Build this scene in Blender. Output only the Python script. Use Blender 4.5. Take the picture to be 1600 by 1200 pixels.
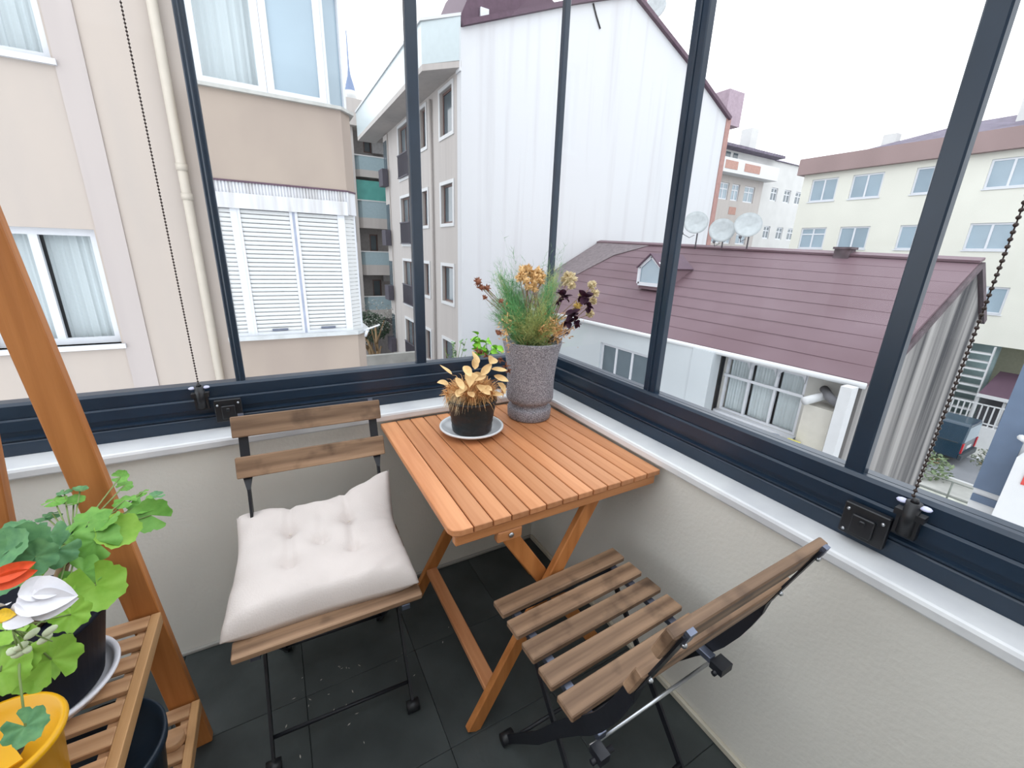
import bpy, bmesh, math, random
from mathutils import Vector, Matrix, Euler
random.seed(7)
for o in list(bpy.data.objects): bpy.data.objects.remove(o)
SC = bpy.context.scene; COL = SC.collection
V = Vector; PI = math.pi

# ------------------------------------------------------------------ camera, world, light, exposure
CAM_H = 1.29
YAW, PIT, ROL, FPX = math.radians(29.835), math.radians(17.489), math.radians(2.060), 656.63
_fw = V((math.sin(YAW)*math.cos(PIT), math.cos(YAW)*math.cos(PIT), -math.sin(PIT)))
_r0 = V((math.cos(YAW), -math.sin(YAW), 0)); _u0 = _r0.cross(_fw)
_r = _r0*math.cos(ROL) + _u0*math.sin(ROL); _u = -_r0*math.sin(ROL) + _u0*math.cos(ROL)
cd = bpy.data.cameras.new('camera'); cam = bpy.data.objects.new('camera', cd); COL.objects.link(cam)
cam.matrix_world = Matrix(((_r.x,_u.x,-_fw.x,0),(_r.y,_u.y,-_fw.y,0),(_r.z,_u.z,-_fw.z,CAM_H),(0,0,0,1)))
cd.sensor_fit = 'HORIZONTAL'; cd.sensor_width = 36; cd.lens = FPX/1600*36; cd.clip_start = .01; cd.clip_end = 300
SC.camera = cam
w = bpy.data.worlds.new('overcast_sky'); SC.world = w; w.use_nodes = True
nt = w.node_tree; nt.nodes.clear()
wo = nt.nodes.new('ShaderNodeOutputWorld'); bg = nt.nodes.new('ShaderNodeBackground')
tc = nt.nodes.new('ShaderNodeTexCoord'); nz = nt.nodes.new('ShaderNodeTexNoise'); nz.inputs['Scale'].default_value = 1.5; nz.inputs['Detail'].default_value = 3
cr = nt.nodes.new('ShaderNodeValToRGB'); cr.color_ramp.elements[0].color = (.86,.93,1,1); cr.color_ramp.elements[1].color = (.97,.985,1,1)
cr.color_ramp.elements[0].position = .3; cr.color_ramp.elements[1].position = .7
nt.links.new(tc.outputs['Generated'], nz.inputs['Vector']); nt.links.new(nz.outputs['Fac'], cr.inputs['Fac'])
nt.links.new(cr.outputs['Color'], bg.inputs['Color']); bg.inputs['Strength'].default_value = 1.55
nt.links.new(bg.outputs[0], wo.inputs[0])
SC.view_settings.view_transform = 'Standard'; SC.view_settings.look = 'None'
SC.view_settings.gamma = 1; SC.view_settings.use_curve_mapping = False; SC.view_settings.exposure = .70

def at(px, py, ax, v):
    """point of the plane (axis ax) = v that lies along the direction of pixel px, py"""
    d = _fw + _r*((px-800)/FPX) - _u*((py-600)/FPX); o = V((0,0,CAM_H))
    return o + d*((v-o[ax])/d[ax])

# ------------------------------------------------------------------ materials
MATS = {}
def mat(name, col, rough=.6, spec=.4, metal=0, var=.08, scale=8, bump=0, bscale=60, stretch=(1,1,1), col2=None, ramp=(.35,.65), coat=0, trans=0, sss=0):
    if name in MATS: return MATS[name]
    m = bpy.data.materials.new(name); m.use_nodes = True; n = m.node_tree; N = n.nodes; L = n.links
    b = N['Principled BSDF']; b.inputs['Roughness'].default_value = rough; b.inputs['Metallic'].default_value = metal
    b.inputs['Specular IOR Level'].default_value = spec; b.inputs['Coat Weight'].default_value = coat
    t = N.new('ShaderNodeTexCoord'); mp = N.new('ShaderNodeMapping'); mp.inputs['Scale'].default_value = stretch
    L.new(t.outputs['Object'], mp.inputs['Vector'])
    if var or col2:
        z = N.new('ShaderNodeTexNoise'); z.inputs['Scale'].default_value = scale; z.inputs['Detail'].default_value = 5
        L.new(mp.outputs[0], z.inputs['Vector']); r = N.new('ShaderNodeValToRGB')
        c2 = col2 or tuple(min(1, c*(1+var)) for c in col); c1 = col if col2 else tuple(c*(1-var) for c in col)
        r.color_ramp.elements[0].color = (*c1,1); r.color_ramp.elements[1].color = (*c2,1)
        r.color_ramp.elements[0].position, r.color_ramp.elements[1].position = ramp
        L.new(z.outputs['Fac'], r.inputs['Fac']); L.new(r.outputs['Color'], b.inputs['Base Color'])
    else: b.inputs['Base Color'].default_value = (*col,1)
    if bump:
        z2 = N.new('ShaderNodeTexNoise'); z2.inputs['Scale'].default_value = bscale; z2.inputs['Detail'].default_value = 4
        L.new(mp.outputs[0], z2.inputs['Vector']); bp = N.new('ShaderNodeBump'); bp.inputs['Strength'].default_value = bump; bp.inputs['Distance'].default_value = .01
        L.new(z2.outputs['Fac'], bp.inputs['Height']); L.new(bp.outputs[0], b.inputs['Normal'])
    if trans: b.inputs['Transmission Weight'].default_value = trans
    MATS[name] = m; return m
def wood(name, c1, c2, axis=1, rough=.45, knots=False):
    """grain stretched along one object axis; each piece picks its own tone"""
    if name in MATS: return MATS[name]
    s = [38,38,38]; s[axis] = 2.2
    m = mat(name, c1, rough, .35, col2=c2, scale=1, stretch=tuple(s), ramp=(.3,.72), bump=.12, bscale=2)
    n = m.node_tree; N = n.nodes; L = n.links; b = N['Principled BSDF']
    oi = N.new('ShaderNodeObjectInfo'); mr = N.new('ShaderNodeMapRange'); mr.inputs[3].default_value = .84; mr.inputs[4].default_value = 1.16
    L.new(oi.outputs['Random'], mr.inputs[0]); hs = N.new('ShaderNodeHueSaturation'); L.new(mr.outputs[0], hs.inputs['Value'])
    src = b.inputs['Base Color'].links[0].from_socket
    if knots:
        t = N.new('ShaderNodeTexCoord'); z = N.new('ShaderNodeTexNoise'); z.inputs['Scale'].default_value = 13; z.inputs['Detail'].default_value = 3
        z.noise_dimensions = '4D'; L.new(oi.outputs['Random'], z.inputs['W']); L.new(t.outputs['Object'], z.inputs['Vector'])
        r = N.new('ShaderNodeValToRGB'); r.color_ramp.elements[0].position = .30; r.color_ramp.elements[1].position = .46
        r.color_ramp.elements[0].color = (.35,.33,.33,1); r.color_ramp.elements[1].color = (1,1,1,1); L.new(z.outputs['Fac'], r.inputs['Fac'])
        mx = N.new('ShaderNodeMix'); mx.data_type = 'RGBA'; mx.blend_type = 'MULTIPLY'; mx.inputs[0].default_value = .8
        L.new(src, mx.inputs[6]); L.new(r.outputs[0], mx.inputs[7]); src = mx.outputs[2]
    L.new(src, hs.inputs['Color']); L.new(hs.outputs[0], b.inputs['Base Color']); return m
def streaked(name, base, dark, sc=(3,3,.12), amount=(.45,.75), rough=.85):
    """rendered wall with vertical rain stains"""
    return mat(name, base, rough, .2, col2=dark, scale=1.6, stretch=sc, ramp=amount, bump=.05, bscale=20)
def glass(name, fac=.05, tint=(1,1,1)):
    m = bpy.data.materials.new(name); m.use_nodes = True; n = m.node_tree; n.nodes.clear(); N = n.nodes; L = n.links
    o = N.new('ShaderNodeOutputMaterial'); mx = N.new('ShaderNodeMixShader'); tr = N.new('ShaderNodeBsdfTransparent'); gl = N.new('ShaderNodeBsdfGlossy')
    tr.inputs[0].default_value = (*tint,1); gl.inputs['Roughness'].default_value = .02; lw = N.new('ShaderNodeFresnel'); lw.inputs[0].default_value = 1.25
    mu = N.new('ShaderNodeMath'); mu.operation = 'MULTIPLY'; mu.inputs[1].default_value = fac*10; mu.use_clamp = True
    L.new(lw.outputs[0], mu.inputs[0]); mn = N.new('ShaderNodeMath'); mn.operation = 'MINIMUM'; mn.inputs[1].default_value = .05 if fac < .04 else .2; L.new(mu.outputs[0], mn.inputs[0]); L.new(mn.outputs[0], mx.inputs[0]); L.new(tr.outputs[0], mx.inputs[1]); L.new(gl.outputs[0], mx.inputs[2]); L.new(mx.outputs[0], o.inputs[0])
    MATS[name] = m; return m
GLASS = glass('balcony_glass', .03)
PLASTER = mat('interior_plaster', (.72,.70,.645), .85, .2, var=.03, scale=3, bump=.14, bscale=90)
MARBLE = mat('marble_sill', (.70,.71,.72), .3, .45, col2=(.55,.56,.59), scale=6, ramp=(.45,.75))
ALU = mat('anthracite_aluminium', (.012,.026,.048), .30, .5, var=.1, bump=.01)
BLACK = mat('black_plastic', (.010,.011,.014), .4, .5)
STEEL = mat('bright_steel', (.55,.57,.6), .3, .5, metal=1)
CHROMEISH = mat('grey_zinc', (.16,.18,.24), .35, .5, metal=.8)
BLKMETAL = mat('black_painted_steel', (.010,.011,.016), .45, .45, bump=.03)
ORANGE = wood('oiled_eucalyptus', (.44,.165,.062), (.63,.30,.145), 1)
ORANGEX = wood('oiled_eucalyptus_cross', (.42,.16,.055), (.60,.27,.11), 0)
ORANGEZ = wood('oiled_eucalyptus_leg', (.38,.135,.035), (.56,.225,.07), 2)
ACACIA = wood('worn_acacia', (.105,.058,.034), (.37,.235,.145), 0, .55, True)
TAN = wood('tan_stand_wood', (.38,.20,.10), (.60,.36,.20), 0)
TANY = wood('tan_stand_rail', (.48,.26,.11), (.66,.38,.18), 1)
CANVAS = mat('cream_canvas', (.66,.60,.57), .9, .1, var=.05, scale=5, bump=.12, bscale=260)
SLATE = mat('slate_tile', (.035,.041,.041), .5, .35, col2=(.060,.070,.070), scale=5, bump=.1, bscale=30)
GROUT = mat('dark_grout', (.03,.034,.034), .8)
WHITEPVC = mat('white_pvc', (.62,.64,.68), .4, .4, var=.02)
CURTAIN = mat('sheer_curtain', (.50,.56,.58), .9, .1, var=.03, scale=1, stretch=(14,14,.3))
WINGLASS = glass('window_glass', .05)
DARKGLASS = mat('dark_window_glass', (.10,.13,.15), .08, .6, var=.2, scale=.7)
PALEGLASS = mat('reflecting_window_glass', (.28,.36,.42), .12, .6, var=.12, scale=.5)
BEIGE = streaked('beige_render', (.44,.385,.345), (.405,.36,.33), (2,2,.4), (.4,.8))
PINKISH = streaked('rosy_render_band', (.43,.385,.37), (.39,.35,.34))
BEIGE2 = streaked('beige_parapet_render', (.36,.30,.255), (.32,.265,.23), (1.2,1.2,.5), (.4,.7))
WHITEWALL = streaked('white_gable_render', (.59,.60,.62), (.48,.47,.49), (1.7,1.7,.06), (.52,.88))
WARMWHITE = streaked('cream_facade_render', (.47,.44,.42), (.43,.40,.385))
CREAM = mat('pale_cream_render', (.64,.635,.57), .85, .2, var=.03, scale=.6)
OFFWHITE = mat('offwhite_render', (.56,.56,.55), .85, .2, var=.04, scale=1)
STAINED = streaked('rain_stained_grey_render', (.40,.385,.37), (.055,.055,.06), (1.5,1.5,.05), (.36,.66), .9)
ROOFRED = mat('maroon_metal_roof', (.140,.085,.100), .55, .3, col2=(.180,.120,.140), scale=.5, ramp=(.35,.7))
ROOFPURP = mat('dark_purple_roof', (.10,.06,.085), .6, .3)
BROWNBAND = mat('brown_roof_band', (.27,.195,.19), .7, .3, var=.05, scale=.7)
SLATEROOF = mat('grey_shingle_roof', (.15,.13,.17), .8, .2, var=.2, scale=3)
ASPHALT = mat('grey_asphalt', (.22,.23,.25), .9, .2, var=.08, scale=1)
CONC = mat('pale_concrete', (.40,.40,.38), .9, .2, var=.12, scale=1.5)
WHITEPAINT = mat('white_paint', (.60,.61,.62), .5, .4, var=.02)

# ------------------------------------------------------------------ mesh helpers
class MB:
    def __init__(s): s.v = []; s.f = []; s.sm = []
    def add(s, vs, fs, sm=False):
        k = len(s.v); s.v += [V(p) for p in vs]; s.f += [tuple(i+k for i in f) for f in fs]; s.sm += [sm]*len(fs); return s
    def box(s, a, b):
        x0,x1 = sorted((a[0],b[0])); y0,y1 = sorted((a[1],b[1])); z0,z1 = sorted((a[2],b[2]))
        return s.add([(x0,y0,z0),(x1,y0,z0),(x1,y1,z0),(x0,y1,z0),(x0,y0,z1),(x1,y0,z1),(x1,y1,z1),(x0,y1,z1)],
                     [(0,3,2,1),(4,5,6,7),(0,1,5,4),(1,2,6,5),(2,3,7,6),(3,0,4,7)])
    def obox(s, o, u, v, w_):
        o,u,v,w_ = map(V,(o,u,v,w_))
        p = [o,o+u,o+u+v,o+v]; p += [q+w_ for q in p]
        fs = [(0,3,2,1),(4,5,6,7),(0,1,5,4),(1,2,6,5),(2,3,7,6),(3,0,4,7)]
        if u.cross(v).dot(w_) < 0: fs = [tuple(reversed(f)) for f in fs]
        return s.add(p, fs)
    def bar(s, a, b, wd, th, side):
        """bar from a to b, width wd along side, thickness th across"""
        a,b,side = V(a),V(b),V(side).normalized(); d = (b-a).normalized(); side = (side-d*side.dot(d)).normalized(); n = d.cross(side)
        return s.obox(a-side*wd/2-n*th/2, side*wd, n*th, b-a)
    def prism(s, poly, ext):
        poly = [V(p) for p in poly]; ext = V(ext); n = len(poly)
        nn = sum(((poly[i]-poly[0]).cross(poly[(i+1)%n]-poly[0]) for i in range(1,n)), V((0,0,0)))
        if nn.dot(ext) > 0: poly = poly[::-1]
        vs = poly+[p+ext for p in poly]
        return s.add(vs, [tuple(range(n)), tuple(reversed(range(n,2*n)))]+[(i,i+n,(i+1)%n+n,(i+1)%n) for i in range(n)])
    def quad(s, *p): return s.add(p, [tuple(range(len(p)))])
    def tube(s, pts, r, n=8, cap=True):
        pts = [V(p) for p in pts]; rs = r if isinstance(r,(list,tuple)) else [r]*len(pts); vs = []; fs = []
        ref = V((0,0,1)) if abs((pts[-1]-pts[0]).normalized().z) < .9 else V((1,0,0))
        for i,p in enumerate(pts):
            d = (pts[min(i+1,len(pts)-1)]-pts[max(i-1,0)]).normalized(); x = d.cross(ref).normalized(); y = x.cross(d).normalized()
            vs += [p+x*math.cos(2*PI*k/n)*rs[i]+y*math.sin(2*PI*k/n)*rs[i] for k in range(n)]
        for i in range(len(pts)-1):
            fs += [(i*n+k,i*n+(k+1)%n,(i+1)*n+(k+1)%n,(i+1)*n+k) for k in range(n)]
        if cap: fs += [tuple(reversed(range(n))), tuple(range((len(pts)-1)*n,len(pts)*n))]
        fs = [tuple(reversed(f)) for f in fs]
        return s.add(vs, fs, True)
    def lathe(s, prof, c=(0,0,0), n=32):
        c = V(c); vs = []; fs = []; m = len(prof)
        for r,z in prof: vs += [c+V((math.cos(2*PI*k/n)*r, math.sin(2*PI*k/n)*r, z)) for k in range(n)]
        for i in range(m-1): fs += [(i*n+k,i*n+(k+1)%n,(i+1)*n+(k+1)%n,(i+1)*n+k) for k in range(n)]
        return s.add(vs, fs, True)
    def ball(s, c, r, n=8, m=5, sq=(1,1,1)):
        prof = [(max(1e-4, r*math.sin(PI*i/m)), -r*math.cos(PI*i/m)) for i in range(m+1)]
        k = len(s.v); s.lathe(prof, (0,0,0), n)
        for i in range(k, len(s.v)): s.v[i] = V(c)+V((s.v[i].x*sq[0], s.v[i].y*sq[1], s.v[i].z*sq[2]))
        return s
    def mesh(s, name, m, org=(0,0,0), bev=0, seg=1):
        me = bpy.data.meshes.new(name); org = V(org)
        me.from_pydata([tuple(p-org) for p in s.v], [], s.f); me.polygons.foreach_set('use_smooth', s.sm)
        if bev:
            bm = bmesh.new(); bm.from_mesh(me)
            bmesh.ops.bevel(bm, geom=[e for e in bm.edges if not e.is_boundary], offset=bev, segments=seg, affect='EDGES', profile=.5, clamp_overlap=True)
            bm.to_mesh(me); bm.free()
        me.update(); me.materials.append(m); return me
    def build(s, name, m, parent=None, bev=0, seg=1, org=None):
        """one mesh object; vertices given in world space, stored relative to the parent's base"""
        base = V((0,0,0)); p = parent
        while p: base += p.location; p = p.parent
        o0 = V(org) if org is not None else base
        o = bpy.data.objects.new(name, s.mesh(name, m, o0, bev, seg)); COL.objects.link(o)
        if parent: o.parent = parent
        o.location = o0-base; return o
def piece(name, me, parent, loc=(0,0,0), rot=(0,0,0), sc=(1,1,1)):
    o = bpy.data.objects.new(name, me); COL.objects.link(o); o.parent = parent
    o.location = loc; o.rotation_euler = rot; o.scale = sc; return o
def tag(o, label, cat, group=None, kind=None):
    o['label'] = label; o['category'] = cat
    if group: o['group'] = group
    if kind: o['kind'] = kind
    return o
def thing(name, label, cat, loc=(0,0,0), group=None):
    o = bpy.data.objects.new(name, None); o.empty_display_size = .1; COL.objects.link(o); o.location = loc; return tag(o, label, cat, group)
def struct(o): o['kind'] = 'structure'; return o
def rect_ring(mb, o, u, v, n, w_, h, t, d):
    """rectangular frame: outer w_ x h, bar width t, depth d along n"""
    o,u,v,n = map(V,(o,u,v,n))
    mb.obox(o, u*w_, v*t, n*d); mb.obox(o+v*(h-t), u*w_, v*t, n*d)
    mb.obox(o+v*t, u*t, v*(h-2*t), n*d); mb.obox(o+u*(w_-t)+v*t, u*t, v*(h-2*t), n*d)
def wall_mesh(o, u, n, W, Hh, holes, t):
    """wall slab with rectangular openings; o = lower corner of its outer face, n points outwards"""
    o,u,n = map(V,(o,u,n)); z = V((0,0,1)); mb = MB()
    us = sorted({0,W,*[h[0] for h in holes],*[h[1] for h in holes]}); zs = sorted({0,Hh,*[h[2] for h in holes],*[h[3] for h in holes]})
    us = [x for x in us if 0 <= x <= W]; zs = [x for x in zs if 0 <= x <= Hh]
    solid = lambda a,b,c,d: not any(h[0] <= (a+b)/2 <= h[1] and h[2] <= (c+d)/2 <= h[3] for h in holes)
    for j in range(len(zs)-1):
        i = 0
        while i < len(us)-1:
            if not solid(us[i],us[i+1],zs[j],zs[j+1]): i += 1; continue
            k = i
            while k+1 < len(us)-1 and solid(us[k+1],us[k+2],zs[j],zs[j+1]): k += 1
            mb.obox(o+u*us[i]+z*zs[j]-n*t, u*(us[k+1]-us[i]), z*(zs[j+1]-zs[j]), n*t); i = k+1
    return mb
def window(parent, o, u, n, W, Hh, cols=2, rows=None, fm=None, pm=None, ft=.06, rec=.08, curtain=False, name='window', sill=None, surround=None):
    """o = lower corner on the outer face of the wall; frame set back by rec, pane behind it"""
    o,u,n = map(V,(o,u,n)); z = V((0,0,1)); fm = fm or WHITEPVC; pm = pm or PALEGLASS
    mb = MB(); f0 = o-n*(rec+.05); rect_ring(mb, f0, u, z, n, W, Hh, ft, .05)
    for c in range(1,cols): mb.obox(f0+u*(W*c/cols-ft/2)+z*ft, u*ft, z*(Hh-2*ft), n*.05)
    if rows: mb.obox(f0+z*(Hh*rows)+u*ft, u*(W-2*ft), z*ft*.8, n*.045)
    f = mb.build(name, fm, parent)
    for c in range(cols):
        x0 = W*c/cols+ft*.5; x1 = W*(c+1)/cols-ft*.5
        MB().obox(f0+u*x0+z*ft*.5-n*.0+n*.012, u*(x1-x0), z*(Hh-ft), n*.012).build('pane', pm, f)
        if curtain:
            cb = MB(); k = 24; pts = []
            for i in range(k+1):
                pts.append(f0-n*(.10+.007*math.sin(i*2.1)+.004*math.sin(i*1.3))+u*(x0+(x1-x0)*i/k)+z*.02)
            for i in range(k): cb.quad(pts[i], pts[i+1], pts[i+1]+z*(Hh-.04), pts[i]+z*(Hh-.04))
            cb.sm = [True]*len(cb.f); cb.build('curtain', CURTAIN, f)
    if sill: MB().obox(o-u*.04-z*.05-n*rec, u*(W+.08), z*.05, n*(rec+sill)).build('window_sill', fm if surround is None else surround, parent)
    if surround:
        sb = MB(); rect_ring(sb, o-u*.12-z*.12, u, z, n, W+.24, Hh+.24, .12, .035); sb.build('window_surround', surround, parent)
    return f

# ================================================================== the balcony shell
XB, YA = .942, 1.411            # inner faces of the two parapet walls
XG, YG = 1.042, 1.522           # glass planes
XL, YN, ZC = -1.75, -1.15, 2.42
fl = struct(MB().box((XL-.1,YN-.1,-.2),(XB+.2,YA+.2,-.008)).build('floor', GROUT))
tm = MB().box((-.1650,-.1650,-.0085),(.1650,.1650,0)).mesh('tile', SLATE, bev=.0015)
for i in range(9):
    for j in range(8):
        x = XB-.1655-.331*i+.0; y = YA-.1655-.331*j
        if x-.16 < XL-.05 or y-.16 < YN-.1: continue
        piece('tile', tm, fl, (x,y,random.uniform(-.0006,.0006)), (0,0,random.choice((0,PI/2,PI))))
struct(MB().box((XL,YA,0),(XB+.18,YA+.17,.71)).build('wall_left', PLASTER))
struct(MB().box((XB,YN,0),(XB+.17,YA,.71)).build('wall_right', PLASTER))
struct(MB().box((XL-.15,YN-.15,0),(XB+.18,YN,ZC)).build('wall_back', PLASTER))
struct(MB().box((XL-.15,YN,0),(XL,YA+.17,.71)).build('wall_near_left', PLASTER))
w3 = bpy.data.objects.new('added_side_glazing', None); COL.objects.link(w3); struct(w3); w3.location = (XL-.07,0,.71)  # unseen third-side glazing, added to let more light into the balcony
MB().box((XL-.12,YN,.711),(XL-.03,YA+.10,.83)).build('lower_track', ALU, w3); MB().box((XL-.12,YN,2.3),(XL-.03,YA+.10,2.42)).build('top_track', ALU, w3)
for y in (-.5,.15,.8): MB().box((XL-.09,y,.83),(XL-.06,y+.035,2.3)).build('stile', ALU, w3)
for y0,y1 in ((YN,-.5),(-.465,.15),(.185,.8),(.835,YA+.1)): MB().box((XL-.077,y0,.83),(XL-.073,y1,2.3)).build('pane', GLASS, w3)
ce = bpy.data.objects.new('added_glass_roof', None); COL.objects.link(ce); struct(ce); ce.location = (0,0,ZC)  # unseen glass roof, added to bring daylight onto table and floor
MB().box((XL-.15,YN-.15,ZC),(XB+.3,YN+.25,ZC+.1)).build('eaves_beam', ALU, ce)
for k in range(4): x = XL-.1+k*.97; MB().box((x,YN+.25,ZC+.01),(x+.05,YA+.2,ZC+.09)).build('glazing_bar', ALU, ce)
for k in range(3): x = XL-.05+k*.97; MB().box((x,YN+.25,ZC+.04),(x+.92,YA+.2,ZC+.05)).build('roof_pane', GLASS, ce)
struct(MB().box((XB-.012,YN,.0),(XB,YA-.012,.022)).build('baseboard_right', mat('cream_skirting', (.60,.56,.46), .6), bev=.003))
struct(MB().box((XL,YA-.012,.0),(XB,YA,.014)).build('baseboard_left', mat('grey_skirting', (.33,.32,.30), .6), bev=.003))
def sillprof(f, z0=.711, z1=.738):   # rounded nose
    return [(f(-.020), z0),(f(-.022), z0+.004),(f(-.022), z1-.008),(f(-.019), z1-.002),(f(-.013), z1),(f(.20), z1),(f(.20), z0)]
s1 = MB().prism([(XL, y, z) for y,z in sillprof(lambda d: YA+d)], (XB-XL+.2,0,0)).build('trim_1', MARBLE); struct(s1)
s2 = MB().prism([(x, YN, z) for x,z in sillprof(lambda d: XB+d)], (0,YA-.023-YN,0)).build('trim_2', MARBLE); struct(s2)

# ---- folding glazing: sill rails, stiles and panes
def glazing(nm, axis):
    root = bpy.data.objects.new(nm, None); COL.objects.link(root); struct(root)
    if axis == 'x':   # along wall A
        root.location = (0,YG,.738); P3 = lambda t,d,z: V((t,YG+d,z)); t0,t1 = XL,XG+.04; div = [(-.128,-.103),(.449,.487)]; ends = (XL+.02, XG-.012)
    else:
        root.location = (XG,0,.738); P3 = lambda t,d,z: V((XG+d,t,z)); t0,t1 = YN,YG-.04; div = [(.880,.929),(.315,.350),(-.42,-.38)]; ends = (YN+.02, YG-.012)
    sgn = V((1,0,0)) if axis == 'x' else V((0,1,0))
    def ext(prof, nme, m=ALU, a=None, b=None):
        a = t0 if a is None else a; b = t1 if b is None else b
        return MB().prism([P3(a,d,z) for d,z in prof], sgn*(b-a)).build(nme, m, root)
    ext([(-.040,.7385),(-.040,.772),(-.037,.775),(-.034,.775),(-.034,.779),(-.040,.780),(-.040,.784),(-.028,.786),(-.028,.7385)], 'lower_track')
    ext([(-.028,.7385),(-.028,.800),(-.034,.802),(-.034,.830),(-.028,.834),(.045,.834),(.045,.7385)], 'middle_track')
    ext([(-.026,.835),(-.026,.868),(-.018,.875),(-.004,.875),(-.004,.835)], 'glazing_bead')
    ext([(.006,.835),(.006,.872),(.03,.872),(.045,.86),(.045,.835)], 'outer_track')
    ext([(-.04,2.30),(-.04,2.42),(.045,2.42),(.045,2.30)], 'top_track')
    for a,b in div:
        mb = MB(); mid = (a+b)/2; wd = b-a
        mb.obox(P3(a,-.013,.836), sgn*(b-a), P3(0,.013,0)-P3(0,-.013,0), (0,0,1.464))
        if wd < .03 or wd > .04: mb.obox(P3(mid-.003,-.018,.836), sgn*.006, P3(0,.006,0)-P3(0,0,0), (0,0,1.464))
        mb.build('stile', ALU, root, bev=.003)
    xs = [ends[0]]+[v for ab in sorted(div) for v in ab]+[ends[1]]
    for i in range(0,len(xs),2):
        MB().obox(P3(xs[i]-.004,-.002,.85), sgn*(xs[i+1]-xs[i]+.008), P3(0,.004,0)-P3(0,0,0), (0,0,1.46)).build('pane', GLASS, root)
    return root
w1 = glazing('window_1', 'x'); w2 = glazing('window_2', 'y')
MB().box((XG-.010,YG-.010,.836),(XG+.014,YG+.014,2.3)).build('corner_stile', ALU, w2, bev=.003)
# ---- hinge blocks (three screws, ribs) and the chain tensioners with pale clips
def hinge_block(p0, along, inward, up_z, W, Hh, parent):
    o,a,n = V(p0),V(along),V(inward); z = V((0,0,1))
    mb = MB().obox(o, a*W, z*Hh, n*.016); mb.obox(o+a*W*.25+z*Hh*.15+n*.016, a*W*.5, z*Hh*.6, n*.008)
    mb.obox(o+a*W*.42+z*Hh*.5+n*.024, a*W*.14, z*Hh*.16, n*.004)
    h = mb.build('hinge_block', BLACK, parent, bev=.0025)
    sb = MB()
    for u_,v_ in ((.12,.78),(.88,.82),(.88,.14)):
        c = o+a*W*u_+z*Hh*v_+n*.016; sb.tube([c, c+n*.0025], .0032, 10)
    sb.build('screw', STEEL, h)
hinge_block((-.190,1.479,.762), (1,0,0), (0,-1,0), 0, .070, .070, w1)
hinge_block((.999,.238,.755), (0,1,0), (-1,0,0), 0, .076, .070, w2)
def tensioner(p, along, inward, parent):
    c,a,n = V(p),V(along),V(inward); z = V((0,0,1)); mb = MB()
    mb.tube([c+n*.012-z*.055, c+n*.012+z*.012], .0125, 14); mb.obox(c-a*.017-z*.060, a*.034, z*.05, n*.016); mb.obox(c-a*.022-z*.02, a*.044, z*.012, n*.02)
    mb.tube([c+n*.012+z*.012, c+n*.012+z*.02],[.007,.005],10)
    h = mb.build('chain_tensioner', BLACK, parent)
    cb = MB()
    for s in (-1,1): cb.ball(c+a*.017*s+z*.008+n*.012, .0085, 10, 6, (1.1,1.1,.5))
    cb.build('clip', mat('pale_lilac_plastic',(.55,.56,.75),.35,.5), h)
tensioner((-.218,1.482,.868), (1,0,0), (0,-1,0), w1)
tensioner((1.002,.218,.862), (0,1,0), (-1,0,0), w2)
def chain(name, a, b, label, r, step):
    a,b = V(a),V(b); n = int((b-a).length/step); mb = MB()
    for i in range(n+1):
        mb.ball(a.lerp(b, i/n), r, 8, 6)
    mb.tube([a,b], r*.3, 4); return tag(mb.build(name, mat('dark_bead_plastic',(.035,.022,.018),.4), org=a), label, 'chain')
chain('bead_chain', (-.218,1.470,.888), (-.222,1.470,2.30), 'dark beaded blind chain hanging in front of the beige building, on the left', .0026, .0078)
chain('bead_chain', (1.000,.225,.882), (.99,.215,2.30), 'dark beaded blind chain hanging in front of the street, at the right edge', .0034, .0105)
# ================================================================== furniture
def rod(mb, a, b, r=.005, n=8): mb.tube([a,b], r, n)
# ---- folding table: 13 slats, aprons, two crossing leg frames, stretchers
TX0,TX1,TY0,TY1,TZ = .277,.9175,.724,1.388,.706
tb = thing('folding_table', 'orange oiled wooden folding table with slatted top in the balcony corner', 'table', ((TX0+TX1)/2,(TY0+TY1)/2,0))
wds = [.053]+[.0455]*11+[.050]; gap = (TX1-TX0-sum(wds))/12; x = TX0
for i,wd in enumerate(wds):
    c = (x+wd/2,(TY0+TY1)/2,TZ-.008)
    if i == 0:
        me = MB().prism([(x,TY1,TZ-.016),(x,TY0+.022,TZ-.016),(x+.006,TY0+.007,TZ-.016),(x+.022,TY0,TZ-.016),(x+wd,TY0,TZ-.016),(x+wd,TY1,TZ-.016)],(0,0,.016)).mesh('tabletop_slat', ORANGE, c, .0015)
    else: me = MB().box((x,TY0,TZ-.016),(x+wd,TY1,TZ)).mesh('tabletop_slat', ORANGE, c, .0015)
    piece('tabletop_slat', me, tb, V(c)-tb.location); x += wd+gap
for y0,y1 in ((TY0+.004,TY0+.026),(TY1-.03,TY1-.008)):
    MB().box((TX0+.012,y0,TZ-.044),(TX1-.012,y1,TZ-.0165)).build('apron', ORANGEX, tb, .003)
for x0 in (TX0+.018, TX1-.04):
    MB().box((x0,TY0+.027,TZ-.044),(x0+.022,TY1-.031,TZ-.0165)).build('side_rail', ORANGE, tb, .003)
SS = V((0,1,0))
def leg(a, b, name='leg', wd=.043, th=.021): return MB().bar(a,b,th,wd,SS).build(name, ORANGEZ, tb, .003)
for y,(xa,xb) in ((.766,(.350,.712)),(1.300,(.350,.712))): leg((xa,y,.0),(xb,y,.655))
for y,(xa,xb) in ((.790,(.845,.420)),(1.210,(.830,.420))): leg((xa,y,.0),(xb,y,.655))
MB().bar((.412,.765,.112),(.412,1.287,.112),.022,.040,(0,0,1)).build('stretcher', ORANGE, tb, .003)
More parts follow.
